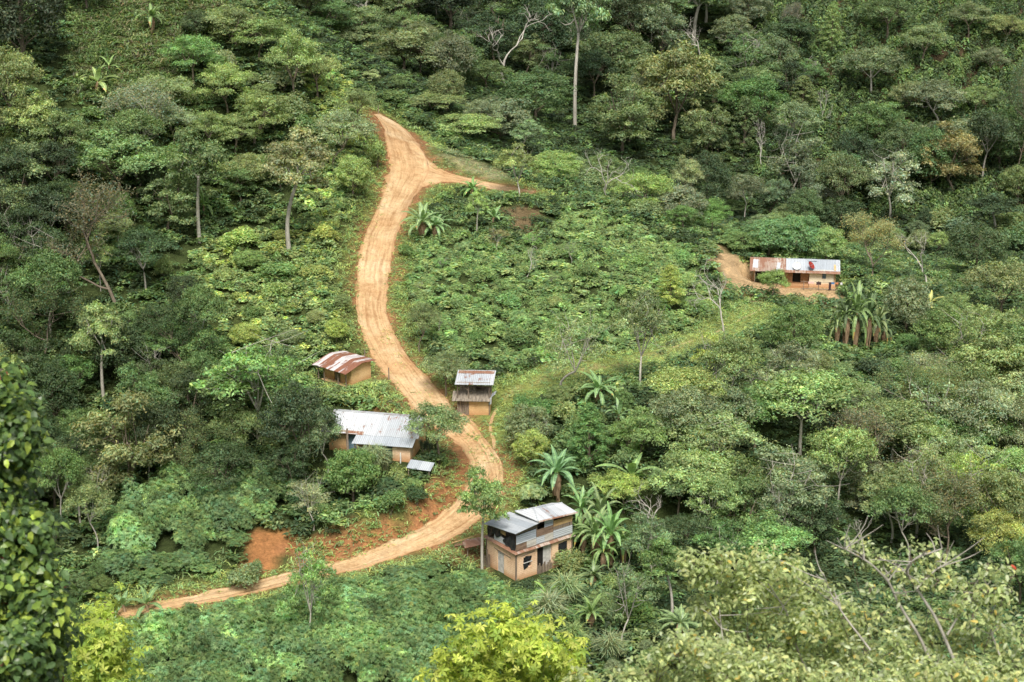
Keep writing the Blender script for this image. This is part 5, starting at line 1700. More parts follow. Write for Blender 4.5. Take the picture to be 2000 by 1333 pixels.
SIGNATURE = [
    # top left
    ('dense', 50, -110, 150, 190, 'black', 'huge blackish green tree filling the top left corner'),
    ('dense', 170, -110, 20, 110, 'black', None), ('umbrella', 40, 82, 272, 140, 'olive', None), ('umbrella', 128, 212, 352, 125, 'olive', None),
    ('ball', 385, 18, 76, 66, 'dark', None), ('layered', 462, 10, 100, 120, 'olive', None), ('umbrella', 378, 66, 165, 115, 'olive', None), ('umbrella', 575, 58, 215, 120, 'light', None),
    ('umbrella', 322, 142, 220, 120, 'light', None), ('twiggy', 305, 168, 262, 150, 'bare', None), ('umbrella', 500, 180, 292, 130, 'olive', None), ('umbrella', 655, 212, 330, 130, 'pale', None),
    ('umbrella', 235, 260, 405, 215, 'olive', 'broad spreading olive tree left of the slim tree with forked trunk'), ('tall', 390, 245, 472, 130, 'mid', 'slim green tree with pale forked trunk on the left slope'),
    ('tall', 567, 250, 498, 150, 'grey', 'grey green round headed tree on a tall pale trunk'), ('feathery', 232, 368, 605, 175, 'brown', 'brown feathery tree with thin upright branches on the left slope'),
    ('layered', 28, 370, 505, 135, 'dark', None), ('layered', 70, 438, 545, 120, 'olive', None), ('parasol', 95, 528, 625, 100, 'light', None), ('tall', 203, 588, 784, 112, 'light', 'slim tree with pale bare stem above the orange tinged tree'),
    ('dense', 322, 588, 702, 125, 'dark', None), ('umbrella', 445, 120, 235, 110, 'light', None), ('umbrella', 410, 215, 300, 95, 'olive', None), ('dense', 20, 265, 400, 130, 'dark', None), ('dense', 130, 340, 460, 120, 'dark', None),
    ('layered', 330, 330, 455, 120, 'olive', None), ('ball', 480, 300, 375, 100, 'olive', None), ('ball', 690, 300, 380, 80, 'light', None), ('umbrella', 620, 95, 190, 110, 'light', None), ('umbrella', 700, 170, 245, 80, 'olive', None),
    ('bush', 737, 279, 328, 42, 'bright', 'small bright green bush on the left edge of the road'),
    # behind the crest
    ('umbrella', 620, -20, 128, 200, 'pale', None, 268), ('umbrella', 560, -30, 90, 150, 'light', None, 275), ('layered', 790, 50, 205, 165, 'olive', 'big olive yellow tree behind the road crest', 258),
    ('dense', 885, 58, 205, 130, 'mid', None, 262), ('umbrella', 700, 10, 130, 130, 'light', None, 270), ('dense', 800, -60, 70, 130, 'black', None, 292), ('dense', 880, -70, 70, 140, 'black', None, 296), ('bare', 742, -5, 70, 95, 'bare', None, 284),
    ('bare', 990, 8, 160, 150, 'bare', 'large leafless grey tree with spreading boughs near the top', 276), ('tall', 727, 136, 196, 40, 'pale', 'little pale tree with leaning stem beside the road crest', 236), ('ball', 975, 188, 300, 140, 'grey', None, 243),
    ('umbrella', 915, 222, 318, 150, 'light', 'pale green spreading tree standing behind the dry grass strip', 236), ('dense', 1045, 130, 295, 150, 'mid', None, 262), ('umbrella', 842, 178, 268, 125, 'olive', None, 240), ('bush', 770, 175, 235, 70, 'mid', None, 236),
    ('open', 1014, 280, 392, 95, 'light', 'light green tree on the end of the side track'), ('umbrella', 950, 120, 240, 110, 'mid', None, 268), ('ball', 830, 235, 285, 75, 'dark', None, 236),
    # top right
    ('tall', 1123, -90, 288, 125, 'grey', 'giant tree with a tall bare pale trunk rising out of the frame', 268), ('dense', 1060, -20, 135, 130, 'dark', None), ('bare', 1365, 30, 115, 80, 'bare', None), ('twiggy', 1545, 8, 68, 44, 'bare', None),
    ('conic', 1622, 10, 112, 50, 'olive', 'columnar yellow green tree standing in the coffee slope'), ('ball', 1430, 24, 105, 90, 'grey', None), ('layered', 1316, 78, 280, 160, 'olive', 'big bright layered crown in the middle of the far slope'),
    ('layered', 1215, 155, 305, 145, 'olive', None), ('layered', 1368, 193, 330, 108, 'olive', None), ('conic', 1452, 193, 305, 58, 'mid', None), ('parasol', 1475, 132, 210, 108, 'bright', None), ('conic', 1567, 150, 222, 62, 'olive', None),
    ('bare', 1602, 170, 246, 32, 'bare', None), ('bare', 1488, 235, 338, 40, 'bare', None), ('parasol', 1540, 200, 302, 98, 'pale', None), ('open', 1546, 248, 402, 128, 'grey', None), ('parasol', 1700, 95, 197, 140, 'grey', None),
    ('layered', 1705, 190, 292, 108, 'mid', None), ('parasol', 1830, 165, 257, 135, 'grey', None), ('layered', 1858, 248, 388, 128, 'rusty', 'rusty brown tinged tree at the foot of the coffee slope'),
    ('open', 1737, 283, 432, 145, 'silver', 'silvery pale tree with crooked bare branches'), ('feathery', 1985, 120, 352, 90, 'grey', None), ('umbrella', 1962, 28, 96, 85, 'light', None), ('umbrella', 1655, 297, 402, 115, 'blue', None), ('twiggy', 1600, 358, 412, 60, 'bare', None),
    ('ball', 1642, 385, 472, 100, 'dark', None), ('ball', 1326, 358, 472, 110, 'grey', None, 216), ('bare', 1185, 285, 405, 100, 'bare', 'whitish leafless tree just behind the ridge', 217), ('dense', 1085, 295, 378, 115, 'light', None, 222), ('umbrella', 1258, 338, 412, 130, 'light', None, 218),
    ('umbrella', 1345, 305, 378, 70, 'pale', None, 240), ('ball', 1500, 425, 512, 115, 'blue', None, 210), ('ball', 1560, 418, 508, 110, 'blue', None, 211), ('ball', 1450, 455, 520, 90, 'mid', None, 209), ('ball', 1612, 440, 515, 90, 'bright', None, 210), ('feathery', 1705, 438, 548, 125, 'gold', 'golden feathery bush tree behind the far farmhouse', 206),
    ('bare', 1815, 448, 572, 95, 'bare', 'grey leafless tree right of the far farmhouse', 205), ('dense', 1905, 430, 532, 135, 'dark', None, 214), ('umbrella', 1952, 500, 642, 155, 'olive', None), ('bare', 1412, 500, 646, 78, 'bare', 'thin leafless tree on the grass before the far farmhouse'),
    ('conic', 1308, 520, 603, 60, 'yellow', None), ('umbrella', 1506, 528, 592, 64, 'bright', 'small bright tree on the edge of the farm yard'), ('dense', 1550, 588, 705, 120, 'mid', None), ('open', 1250, 568, 757, 140, 'grey', 'grey green tree with fanned branches beside the footpath'),
    ('sparse', 1402, 635, 772, 105, 'yellow', None), ('sparse', 1100, 603, 772, 150, 'light', None), ('ball', 1768, 540, 660, 100, 'grey', None), ('layered', 1828, 598, 718, 115, 'mid', None), ('bare', 1027, 482, 542, 42, 'bare', 'tiny white leafless tree among the bright bushes'),
    ('sparse', 970, 440, 492, 52, 'rusty', None), ('tall', 932, 372, 462, 46, 'light', None), ('umbrella', 820, 590, 690, 70, 'olive', None), ('ball', 1180, 300, 380, 80, 'mid', None, 240),
    # lower left
    ('open', 505, 645, 862, 250, 'bright', 'tall leafy tree with slanting trunk left of the rust roofed hut'), ('layered', 260, 775, 975, 195, 'rusty', 'broad orange tinged olive tree in the left wood'), ('umbrella', 362, 700, 822, 115, 'mid', None),
    ('umbrella', 592, 748, 935, 150, 'dark', 'dark spreading tree covering the left end of the long house'), ('parasol', 190, 948, 1078, 95, 'olive', 'small umbrella shaped tree in the left gully'), ('parasol', 122, 880, 1045, 115, 'mid', None), ('sparse', 612, 930, 1036, 95, 'pale', 'pale thin leaved tree on the bank below the long house'),
    ('ball', 690, 870, 985, 112, 'mid', 'round green tree in front of the long house'), ('umbrella', 857, 787, 908, 128, 'grey', 'spreading tree shading the bend beside the long house'), ('umbrella', 871, 683, 776, 92, 'grey', 'greyish tree standing over the open store hut'),
    ('tall', 942, 910, 1124, 100, 'light', 'slim tree with whitish trunk left of the two storey house'), ('open', 607, 1052, 1262, 120, 'bright', 'slender green tree standing in the thicket before the road end'), ('layered', 60, 640, 780, 130, 'dark', None), ('umbrella', 430, 860, 990, 150, 'dark', None),
    ('umbrella', 480, 790, 900, 120, 'mid', None), ('dense', 60, 780, 930, 150, 'dark', None), ('umbrella', 150, 690, 800, 110, 'mid', None), ('open', 640, 796, 928, 85, 'grey', None), ('umbrella', 1990, 1050, 1190, 130, 'mid', None), ('ball', 1920, 1090, 1180, 90, 'dark', None), ('bare', 205, 905, 1000, 60, 'bare', None), ('ball', 400, 640, 740, 110, 'mid', None), ('layered', 560, 860, 960, 90, 'dark', None),
    ('bush', 1112, 1078, 1128, 80, 'olive', 'round olive bush against the two storey house'), ('cassava', 1042, 946, 992, 62, 'pale', 'round pale broad leaved bush behind the two storey house'), ('ball', 1037, 838, 912, 78, 'yellow', None), ('umbrella', 1218, 922, 1002, 105, 'yellow', 'yellow green tree beside the bananas'),
    ('ball', 1030, 788, 885, 100, 'grey', None), ('bare', 1052, 800, 880, 50, 'bare', None), ('conic', 1150, 792, 925, 85, 'mid', None), ('layered', 1218, 822, 897, 80, 'bright', None), ('bush', 480, 1105, 1150, 70, 'grey', None), ('bush', 500, 1095, 1130, 34, 'mid', None), ('bush', 815, 950, 990, 45, 'dark', None),
    # lower right
    ('parasol', 1316, 726, 855, 175, 'light', None), ('parasol', 1562, 735, 885, 230, 'light', 'wide pale green crown at the top of the right hand wood'), ('sparse', 1490, 715, 830, 120, 'pale', None), ('parasol', 1378, 808, 935, 200, 'light', None),
    ('parasol', 1742, 780, 905, 180, 'olive', None), ('umbrella', 1882, 790, 925, 160, 'mid', None), ('parasol', 1965, 712, 835, 180, 'light', None), ('parasol', 1372, 888, 1025, 180, 'light', None), ('open', 1542, 870, 1055, 190, 'grey', None),
    ('parasol', 1635, 838, 1015, 145, 'light', None), ('open', 1800, 858, 1015, 120, 'pale', None), ('sparse', 1922, 858, 1062, 165, 'yellow', None), ('layered', 1502, 1012, 1122, 150, 'bright', 'bright green layered tree above the olive foreground tree'), ('dense', 1340, 1000, 1112, 130, 'dark', None),
    ('bare', 1680, 978, 1075, 80, 'bare', None), ('umbrella', 1965, 998, 1125, 140, 'yellow', None), ('sparse', 1216, 1083, 1268, 115, 'grey', 'thin grey tree with bare limbs below the bananas'), ('tall', 1310, 1055, 1216, 105, 'mid', None), ('bare', 1275, 945, 1065, 70, 'bare', 'dead snag leaning up behind the bananas'),
    ('parasol', 1740, 930, 1060, 150, 'olive', None), ('umbrella', 1470, 760, 880, 150, 'mid', None), ('umbrella', 1250, 800, 910, 120, 'olive', None), ('umbrella', 1850, 940, 1060, 130, 'mid', None), ('layered', 1440, 940, 1075, 140, 'mid', None), ('umbrella', 1660, 740, 850, 130, 'olive', None),
    ('parasol', 1800, 730, 840, 140, 'light', None), ('parasol', 1985, 880, 1000, 120, 'light', None), ('layered', 1590, 950, 1090, 130, 'dark', None), ('open', 1270, 1000, 1130, 110, 'grey', None), ('umbrella', 1930, 590, 700, 130, 'light', None),
    # bananas, cane, spiky plants
    ('banana', 822, 395, 470, 84, 'blue', 'big dark banana clump on the right edge of the upper road'), ('banana', 848, 410, 472, 70, 'blue', 'smaller banana plant right of the big clump by the upper road'), ('banana', 925, 345, 392, 55, 'mid', None), ('young_banana', 962, 398, 436, 48, 'blue', None), ('banana', 297, 0, 66, 60, 'mid', 'lone banana plant on the open grass slope'),
    ('young_banana', 188, 125, 174, 62, 'bright', None), ('young_banana', 150, 140, 160, 30, 'bright', None), ('young_banana', 212, 100, 142, 30, 'bright', None), ('banana', 1168, 722, 800, 88, 'blue', None), ('young_banana', 1206, 772, 830, 50, 'blue', None), ('banana', 1090, 865, 978, 100, 'blue', 'tall banana plant above the two storey house'),
    ('young_banana', 1240, 873, 950, 92, 'bright', None), ('banana', 1140, 938, 1050, 78, 'blue', None), ('banana', 1172, 935, 1062, 80, 'blue', None), ('banana', 1160, 985, 1105, 84, 'blue', None), ('banana', 1195, 975, 1112, 86, 'blue', None), ('banana', 1138, 1000, 1088, 62, 'mid', None), ('banana', 1218, 1015, 1112, 66, 'mid', None), ('banana', 1180, 1030, 1120, 60, 'mid', None),
    ('banana', 1648, 548, 686, 66, 'dark', None), ('banana', 1672, 530, 690, 70, 'mid', None), ('banana', 1692, 552, 690, 66, 'dark', None), ('banana', 1632, 585, 680, 54, 'mid', None), ('banana', 1712, 580, 684, 64, 'mid', None), ('banana', 1728, 610, 682, 60, 'dark', None), ('young_banana', 398, 348, 425, 36, 'bright', None),
    ('young_banana', 290, 1142, 1192, 62, 'blue', None), ('young_banana', 245, 1148, 1196, 55, 'blue', None), ('young_banana', 917, 1092, 1135, 30, 'bright', 'young banana shoot beside the two storey house'), ('banana', 1158, 1095, 1150, 58, 'mid', None), ('young_banana', 1068, 1130, 1178, 55, 'bright', None), ('banana', 1152, 1160, 1235, 70, 'mid', None),
    ('banana', 1330, 1180, 1250, 90, 'blue', None), ('young_banana', 1812, 562, 602, 42, 'yellow', None), ('young_banana', 535, 590, 615, 20, 'bright', None),
    ('cane', 1105, 1120, 1190, 85, 'pale', None), ('cane', 1072, 1155, 1235, 95, 'pale', None), ('cane', 1190, 1235, 1290, 80, 'pale', None), ('cane', 1120, 1215, 1265, 60, 'light', None), ('cane', 735, 868, 915, 62, 'pale', 'tall maize like tuft in front of the long house'), ('cane', 712, 872, 915, 44, 'pale', None), ('cane', 752, 878, 920, 40, 'pale', None),
    ('dracaena', 832, 850, 892, 26, 'dark', None), ('dracaena', 808, 848, 878, 22, 'dark', None), ('dracaena', 870, 885, 920, 26, 'mid', None), ('dracaena', 845, 862, 890, 20, 'dark', None), ('dracaena', 660, 970, 1010, 42, 'dark', None),
]
for s_ in SIGNATURE:
    kind, cx, yt, yb, w_, tone, lab = s_[:7]
    Yf = s_[7] if len(s_) > 7 else None
    if lab: USED[lab] = 1
for s_ in SIGNATURE:
    kind, cx, yt, yb, w_, tone, lab = s_[:7]
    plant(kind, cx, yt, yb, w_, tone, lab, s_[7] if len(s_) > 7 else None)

# fill of the woods: trees and bushes wherever the photo shows closed wood
FILL = [  # polygon of ground points, spacing px, kinds, tones, height range px, aspect range
    ([(0, 250), (110, 250), (220, 330), (330, 400), (330, 480), (380, 560), (380, 700), (560, 740), (580, 960), (430, 960), (240, 1010), (200, 1150), (0, 1150)], 52,
     ('umbrella', 'layered', 'dense', 'tall', 'parasol', 'open', 'ball', 'feathery'), ('mid', 'dark', 'olive', 'dark', 'mid', 'light', 'dark'), (85, 160), (0.65, 1.05)),  # extra dark tones put cloud shade over the left wood into the colour
    ([(330, 210), (480, 110), (560, 110), (600, 200), (600, 330), (560, 400), (420, 400), (330, 330)], 60,
     ('umbrella', 'ball', 'layered', 'bush', 'bush'), ('olive', 'light', 'olive', 'light', 'pale', 'mid'), (55, 95), (0.9, 1.4)),
    ([(740, 20), (1050, 0), (1560, 0), (1560, 250), (1700, 330), (2000, 330), (2000, 480), (1650, 478), (1450, 440), (1250, 400), (1080, 340), (940, 290), (830, 245), (760, 215)], 50,
     ('umbrella', 'layered', 'dense', 'ball', 'tall', 'layered', 'open', 'conic', 'dense', 'parasol'), ('mid', 'dark', 'mid', 'olive', 'grey', 'dark', 'grey', 'dark'), (75, 145), (0.7, 1.15)),  # far wood painted darker for the shaded valley behind the ridge
    ([(1560, 60), (2000, 60), (2000, 340), (1700, 330), (1560, 230)], 110, ('umbrella', 'open', 'umbrella', 'bush'), ('grey', 'mid', 'light'), (55, 95), (1.1, 1.5)),
    ([(1220, 780), (1330, 740), (1480, 750), (1620, 790), (1760, 770), (2000, 720), (2000, 1130), (1700, 1130), (1300, 1220), (1200, 1150), (1230, 1020), (1260, 900)], 74,
     ('parasol', 'open', 'umbrella', 'umbrella', 'parasol', 'sparse', 'open', 'layered', 'feathery'), ('pale', 'grey', 'light', 'olive', 'pale', 'olive', 'grey', 'mid'), (120, 185), (0.75, 1.1)),
    ([(1000, 800), (1120, 760), (1220, 790), (1240, 1000), (1120, 930), (1050, 930), (1000, 880)], 42, ('bush', 'ball', 'umbrella', 'bush'), ('mid', 'grey', 'olive', 'light'), (45, 75), (1.0, 1.4)),
    ([(1480, 640), (1640, 700), (2000, 620), (2000, 720), (1700, 760), (1450, 720), (1350, 700)], 52, ('umbrella', 'bush', 'ball', 'dense'), ('mid', 'dark', 'olive', 'grey'), (50, 90), (1.0, 1.4)),
    ([(1130, 390), (1300, 450), (1400, 490), (1480, 520), (1650, 505), (2000, 500), (2000, 460), (1500, 440), (1300, 400), (1130, 350)], 40, ('bush', 'ball', 'umbrella'), ('mid', 'light', 'grey', 'olive', 'blue'), (40, 70), (1.0, 1.4)),
    ([(420, 480), (690, 470), (680, 680), (480, 690)], 60, ('bush', 'bush', 'ball'), ('olive', 'mid', 'light', 'yellow'), (26, 48), (1.2, 1.7)),
    ([(780, 490), (1000, 480), (1330, 520), (1380, 600), (1250, 670), (1000, 690), (800, 640)], 62, ('bush', 'bush', 'cassava', 'sparse'), ('bright', 'mid', 'light', 'bright'), (22, 46), (1.0, 1.5)),
    ([(560, 880), (680, 900), (800, 930), (880, 930), (850, 980), (720, 1010), (600, 1040), (560, 990)], 46, ('bush', 'cassava', 'bush'), ('mid', 'dark', 'light', 'mid'), (30, 55), (1.1, 1.5)),
    ([(1000, 1150), (1180, 1120), (1300, 1220), (1330, 1330), (1050, 1330)], 44, ('bush', 'ball', 'umbrella', 'bush'), ('mid', 'dark', 'grey', 'olive'), (45, 90), (0.9, 1.3)),
    ([(0, 1150), (200, 1150), (240, 1230), (240, 1330), (0, 1330)], 48, ('bush', 'ball'), ('dark', 'mid'), (50, 80), (1.0, 1.4)),
    ([(600, 40), (700, 120), (760, 200), (860, 240), (900, 200), (800, 60), (700, -10)], 42, ('umbrella', 'layered', 'ball'), ('light', 'olive', 'mid', 'light'), (60, 105), (1.0, 1.4)),
]
frng = np.random.default_rng(77)
for s_ in SIGNATURE:
    if s_[6] or s_[0] in ('banana', 'young_banana', 'bare', 'tall', 'conic'):
        Yp = s_[7] if len(s_) > 7 else pt(s_[1], s_[3]).y
        for q_ in np.linspace(s_[2] + 4, s_[3] - 4, 6):
            PROTECT = np.vstack([PROTECT, [(s_[1] - s_[4] * 0.22, q_, Yp), (s_[1] + s_[4] * 0.22, q_, Yp)]])
for x0_, x1_, y0_, y1_, Y_ in ((1400, 1500, 490, 588, 202), (1140, 1225, 950, 1100, 142), (945, 1010, 775, 960, 154), (815, 1000, 285, 362, 214), (1070, 1300, 695, 740, 172)):
    for a_ in np.linspace(x0_, x1_, 6):
        for b_ in np.linspace(y0_, y1_, 6):
            if not (y1_ == 362 and b_ < 285 + (a_ - 815) * 0.4):
                PROTECT = np.vstack([PROTECT, [(a_, b_, Y_)]])
SIGPTS = [(s_[1], s_[3]) for s_ in SIGNATURE]
n_fill = 0
for zi, (poly, sp, kinds, tones, hr, ar) in enumerate(FILL):
    P = np.array(poly)
    pts = []
    tries = 0
    while tries < 900:
        tries += 1
        q = np.array([frng.uniform(P[:, 0].min(), P[:, 0].max()), frng.uniform(P[:, 1].min(), P[:, 1].max())])
        if not poly_mask(np.array([q[0]]), np.array([q[1]]), poly)[0]: continue
        if any((q[0] - a) ** 2 + ((q[1] - b) * 1.5) ** 2 < (sp * frng.uniform(0.8, 1.25)) ** 2 for a, b in pts): continue
        if any((q[0] - a) ** 2 + ((q[1] - b) * 1.5) ** 2 < (sp * 0.62) ** 2 for a, b in SIGPTS): continue
        h = frng.uniform(*hr)
        kind = kinds[frng.integers(len(kinds))]
        if kind in ('bush', 'cassava', 'ball'): h = min(h, frng.uniform(30, 62))
        w_ = h * frng.uniform(*ar) * (1.0 if kind not in ('bush', 'cassava') else 1.25)
        tone = tones[frng.integers(len(tones))]
        pp = pt(q[0], q[1])
        inside = (np.abs(PROTECT[:, 0] - q[0]) < w_ * 0.5) & (PROTECT[:, 1] > q[1] - h * 1.02) & (PROTECT[:, 1] < q[1] + 4) & (PROTECT[:, 2] > pp.y - 1.5)
        if inside.any(): continue
        if dist_to(np.array([pp.x]), np.array([pp.y]), TRACK_S[::3])[0] < 1.2: continue
        pts.append(q)
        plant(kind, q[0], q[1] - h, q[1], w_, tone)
        n_fill += 1
print('fill plants', n_fill, 'all', len(BASES))

# ------------------------------------------------------------------ undergrowth, thickets, crops and grass that nobody could count
def clump_proto(kind, seed, n):
    rg = np.random.default_rng(seed)
    pm = PM()
    if kind == 'palmate':
        bush_leaves(pm, np.zeros(3), 1.0, 0.8, n, 0.125, rg, 'palmate', lumps=7)
    elif kind == 'coffee':
        a = rg.uniform(0, 6.28, n); z = rg.uniform(0.05, 1, n)
        r_ = 0.5 * (1 - z ** 2 * 0.75) * np.sqrt(rg.uniform(0.25, 1, n))
        C = np.stack([r_ * np.cos(a), r_ * np.sin(a), z], 1)
        N = unit(np.stack([np.cos(a) * 0.6, np.sin(a) * 0.6, np.full(n, 0.8)], 1) + rg.normal(0, 0.4, (n, 3)))
        pm.quads(leaf_quads(C, N, 0.25 * rg.uniform(0.7, 1.3, n), rg, 0.42), tints(n, rg))
    elif kind == 'grass':
        C = np.column_stack([rg.normal(0, 0.3, (n, 2)), np.zeros(n)])
        grass_blades(pm, C, rg.uniform(0.4, 1.0, n), rg, 0.10, lean=0.8)
    else:
        bush_leaves(pm, np.zeros(3), 1.0, 0.75, n, 0.20, rg, 'leaf', lumps=6)
    V = np.concatenate(pm.V).reshape(-1, 4, 3)
    return V, np.concatenate(pm.T4)


def scatter(name, protos, P, W_, Hs, tone, label, cat, rg, var=0.22):
    """merge many clumps into one mesh; P (n, 3), W_ and Hs (n,), tone (n, 3)"""
    n = len(P)
    if n == 0: return
    Vs = []; Ts = []
    which = rg.integers(0, len(protos), n)
    for k, (V, T) in enumerate(protos):
        i = np.where(which == k)[0]
        if not len(i): continue
        a = rg.uniform(0, 6.28, len(i))
        ca, sa = np.cos(a)[:, None, None], np.sin(a)[:, None, None]
        x = V[None, :, :, 0]; y = V[None, :, :, 1]
        w_ = W_[i][:, None, None]
        X_ = (x * ca - y * sa) * w_ + P[i, 0][:, None, None]
        Y_ = (x * sa + y * ca) * w_ + P[i, 1][:, None, None]
        Z_ = V[None, :, :, 2] * Hs[i][:, None, None] + P[i, 2][:, None, None]
        Vs.append(np.stack([X_, Y_, Z_], -1).reshape(-1, 3).astype(np.float32))
        tt = tone[i] * np.exp(rg.normal(0, var, (len(i), 1)))
        Ts.append((T[None] * tt[:, None]).reshape(-1, 3).astype(np.float32))
    V = np.concatenate(Vs); T = np.concatenate(Ts)
    F = np.arange(len(V), dtype=np.int32).reshape(-1, 4)
    me = np_mesh(name, V, [F], [M['leaf']], T)
    o = link(name, me)
    tag(o, label, cat, kind='stuff')
    print(name, n, 'clumps', len(F), 'faces')


srng = np.random.default_rng(5)


def candidates(n, y0=121.0, y1=330.0):
    """random ground points over the part of the valley the view takes in"""
    Y = np.sqrt(srng.uniform(y0 ** 2, y1 ** 2, n))
    X = Y * srng.uniform(-0.31, 0.31, n)
    Z = hgt(X, Y)
    px, py, f = project(X, Y, Z)
    return X, Y, Z, px, py


HOUSE_S = []
for key, x0, x1, y0, y1 in (('two', -0.3, 5.6, -0.3, 3.8), ('long', -7.6, 0.2, -1.3, 3.8), ('rust', -0.1, 3.2, -0.1, 3.5), ('open', -2.9, 0.1, -0.2, 2.6), ('farm', -8.8, 0.1, -0.8, 3.1)):
    p_, a_ = SITES[key]
    if key == 'rust': a_ = R(50)
    for x in np.arange(x0, x1 + 0.3, 0.7):
        for y in np.arange(y0, y1 + 0.3, 0.7):
            HOUSE_S.append((p_.x + x * math.cos(a_) - y * math.sin(a_), p_.y + x * math.sin(a_) + y * math.cos(a_), 0.35))
HOUSE_S = np.array(HOUSE_S)

X, Y, Z, PX, PY = candidates(62000, 115)
DR = dist_to(X, Y, TRACK_S[::3]); DH = dist_to(X, Y, HOUSE_S)
DT = dist_to(X, Y, PATH_S[::3])
wob = 16 * fbm(X / 3, Y / 3, 41) * 2
PXw, PYw = PX + wob, PY + wob * 0.7
front = Y < 236
inz = lambda poly: poly_mask(PXw, PYw, poly)
Z_CASS = (inz([(225, 1232), (420, 1180), (640, 1150), (800, 1112), (870, 1100), (940, 1135), (1000, 1150), (1050, 1190), (1060, 1500), (150, 1500)]) | inz([(190, 1160), (240, 1040), (330, 960), (430, 930), (500, 950), (570, 1000), (480, 1040), (455, 1110), (330, 1165)])) & front
Z_MID = inz([(768, 470), (830, 480), (900, 440), (960, 480), (1060, 480), (1120, 405), (1240, 445), (1350, 495), (1395, 580), (1360, 640), (1230, 690), (1060, 715), (1000, 720), (930, 700), (850, 690), (790, 640), (760, 560)]) & front
Z_LEFT = inz([(370, 500), (560, 420), (600, 330), (600, 200), (560, 130), (640, 130), (735, 235), (750, 330), (700, 450), (690, 690), (600, 700), (420, 700)]) & front
Z_GRASS = (inz([(130, 0), (480, 0), (420, 60), (360, 130), (240, 200), (150, 200), (130, 60)]) | inz([(812, 276), (900, 300), (1003, 343), (1003, 368), (930, 350), (870, 330), (832, 308)])) & front
Z_EARTH = (inz([(462, 1108), (470, 1060), (500, 1036), (560, 1034), (575, 1060), (565, 1088), (520, 1112), (500, 1125)]) | inz([(1375, 470), (1420, 490), (1480, 535), (1560, 560), (1640, 562), (1640, 592), (1560, 590), (1500, 582), (1440, 575), (1405, 540)])) & front
Z_BANK = (inz([(560, 1060), (700, 1045), (800, 1020), (880, 950), (905, 980), (830, 1045), (740, 1075), (660, 1100), (560, 1118)]) | inz([(725, 770), (775, 770), (790, 805), (760, 812), (720, 800)]) | inz([(975, 412), (1045, 408), (1058, 452), (1008, 460)]) | inz([(850, 1065), (940, 1060), (960, 1110), (930, 1125), (870, 1090)])) & front
Z_COF = (Y > 255) & (PX > 1480)
GRASSY = inz([(930, 760), (1000, 755), (1010, 800), (985, 860), (1010, 930), (1025, 1000), (960, 1015), (985, 940), (965, 870), (940, 820)]) | inz([(690, 700), (760, 725), (795, 800), (740, 800), (640, 790), (610, 765)])
VERGE = GRASSY | ((DT < 1.3) | ((DR < 2.2) & (Y < 232))) & front
NEARHOUSE = DH < 0.9
BLOCK = (DR < 0.25) | (DH < 0.25) | Z_EARTH
free = ~BLOCK & ~VERGE & ~NEARHOUSE & ~Z_GRASS & ~Z_BANK


def tone_of(n, names, rg):
    A = np.array([TONE[k] for k in names])
    return A[rg.integers(0, len(A), n)]


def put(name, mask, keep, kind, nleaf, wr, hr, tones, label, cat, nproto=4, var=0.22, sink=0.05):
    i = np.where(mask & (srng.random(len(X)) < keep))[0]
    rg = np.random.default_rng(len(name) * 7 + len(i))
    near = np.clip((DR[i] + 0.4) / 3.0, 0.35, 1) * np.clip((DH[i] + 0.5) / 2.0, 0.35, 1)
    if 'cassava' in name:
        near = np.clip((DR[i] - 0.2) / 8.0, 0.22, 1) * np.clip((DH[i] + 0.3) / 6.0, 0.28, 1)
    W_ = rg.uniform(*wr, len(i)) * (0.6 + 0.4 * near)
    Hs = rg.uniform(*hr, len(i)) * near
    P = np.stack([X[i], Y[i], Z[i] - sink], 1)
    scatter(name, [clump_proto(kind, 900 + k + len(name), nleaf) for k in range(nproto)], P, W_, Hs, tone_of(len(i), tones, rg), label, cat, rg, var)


put('cassava_thicket', Z_CASS & free, 0.27, 'palmate', 420, (2.4, 4.2), (2.2, 4.0), ('bright', 'mid', 'mid', 'blue', 'mid'), 'thicket of pale green star leaved shrubs on the lowest slope', 'thicket')
put('vine_cover', Z_MID & free, 0.7, 'leaf', 110, (0.8, 2.4), (0.35, 1.3), ('bright', 'light', 'mid', 'light', 'olive'), 'tangle of pale green creepers between the bright shrubs', 'creepers', var=0.16)
put('bright_shrub_cover', Z_MID & free, 0.85, 'palmate', 70, (0.6, 1.5), (0.5, 1.6), ('bright', 'bright', 'light', 'light', 'blue', 'mid'), 'bright green shrub cover on the slope inside the road bend', 'shrubs', var=0.14)
put('shrub_cover', Z_LEFT & free, 0.98, 'leaf', 90, (0.9, 2.1), (0.6, 1.5), ('olive', 'light', 'olive', 'light', 'mid', 'yellow'), 'olive shrub cover with yellow flecks left of the upper road', 'shrubs')
put('coffee_crop', Z_COF & free, 0.62, 'coffee', 64, (1.4, 2.2), (1.2, 2.0), ('dark', 'mid', 'dark', 'mid'), 'dark green coffee bushes covering the far right slope', 'coffee')
put('understorey_cover', free & ~Z_CASS & ~Z_MID & ~Z_LEFT & ~Z_COF & (Y > 236), 0.45, 'leaf', 54, (1.6, 3.0), (0.7, 1.8), ('dark', 'black', 'dark', 'mid'), 'dark undergrowth beneath the trees of the far wood', 'undergrowth')  # dark tones put the far valley's shade into the leaf colour
Z_WOOD = inz([(1220, 780), (1330, 740), (1480, 750), (1620, 790), (1760, 770), (2000, 720), (2000, 1180), (1700, 1180), (1300, 1220), (1240, 1020), (1260, 900)]) & front
put('wood_floor_cover', free & Z_WOOD, 0.6, 'leaf', 50, (1.2, 2.4), (0.4, 1.1), ('dark', 'dark', 'dark', 'mid'), 'dark low growth on the floor of the right hand wood', 'undergrowth')  # dark tones paint the shade in the gaps beneath the crowns
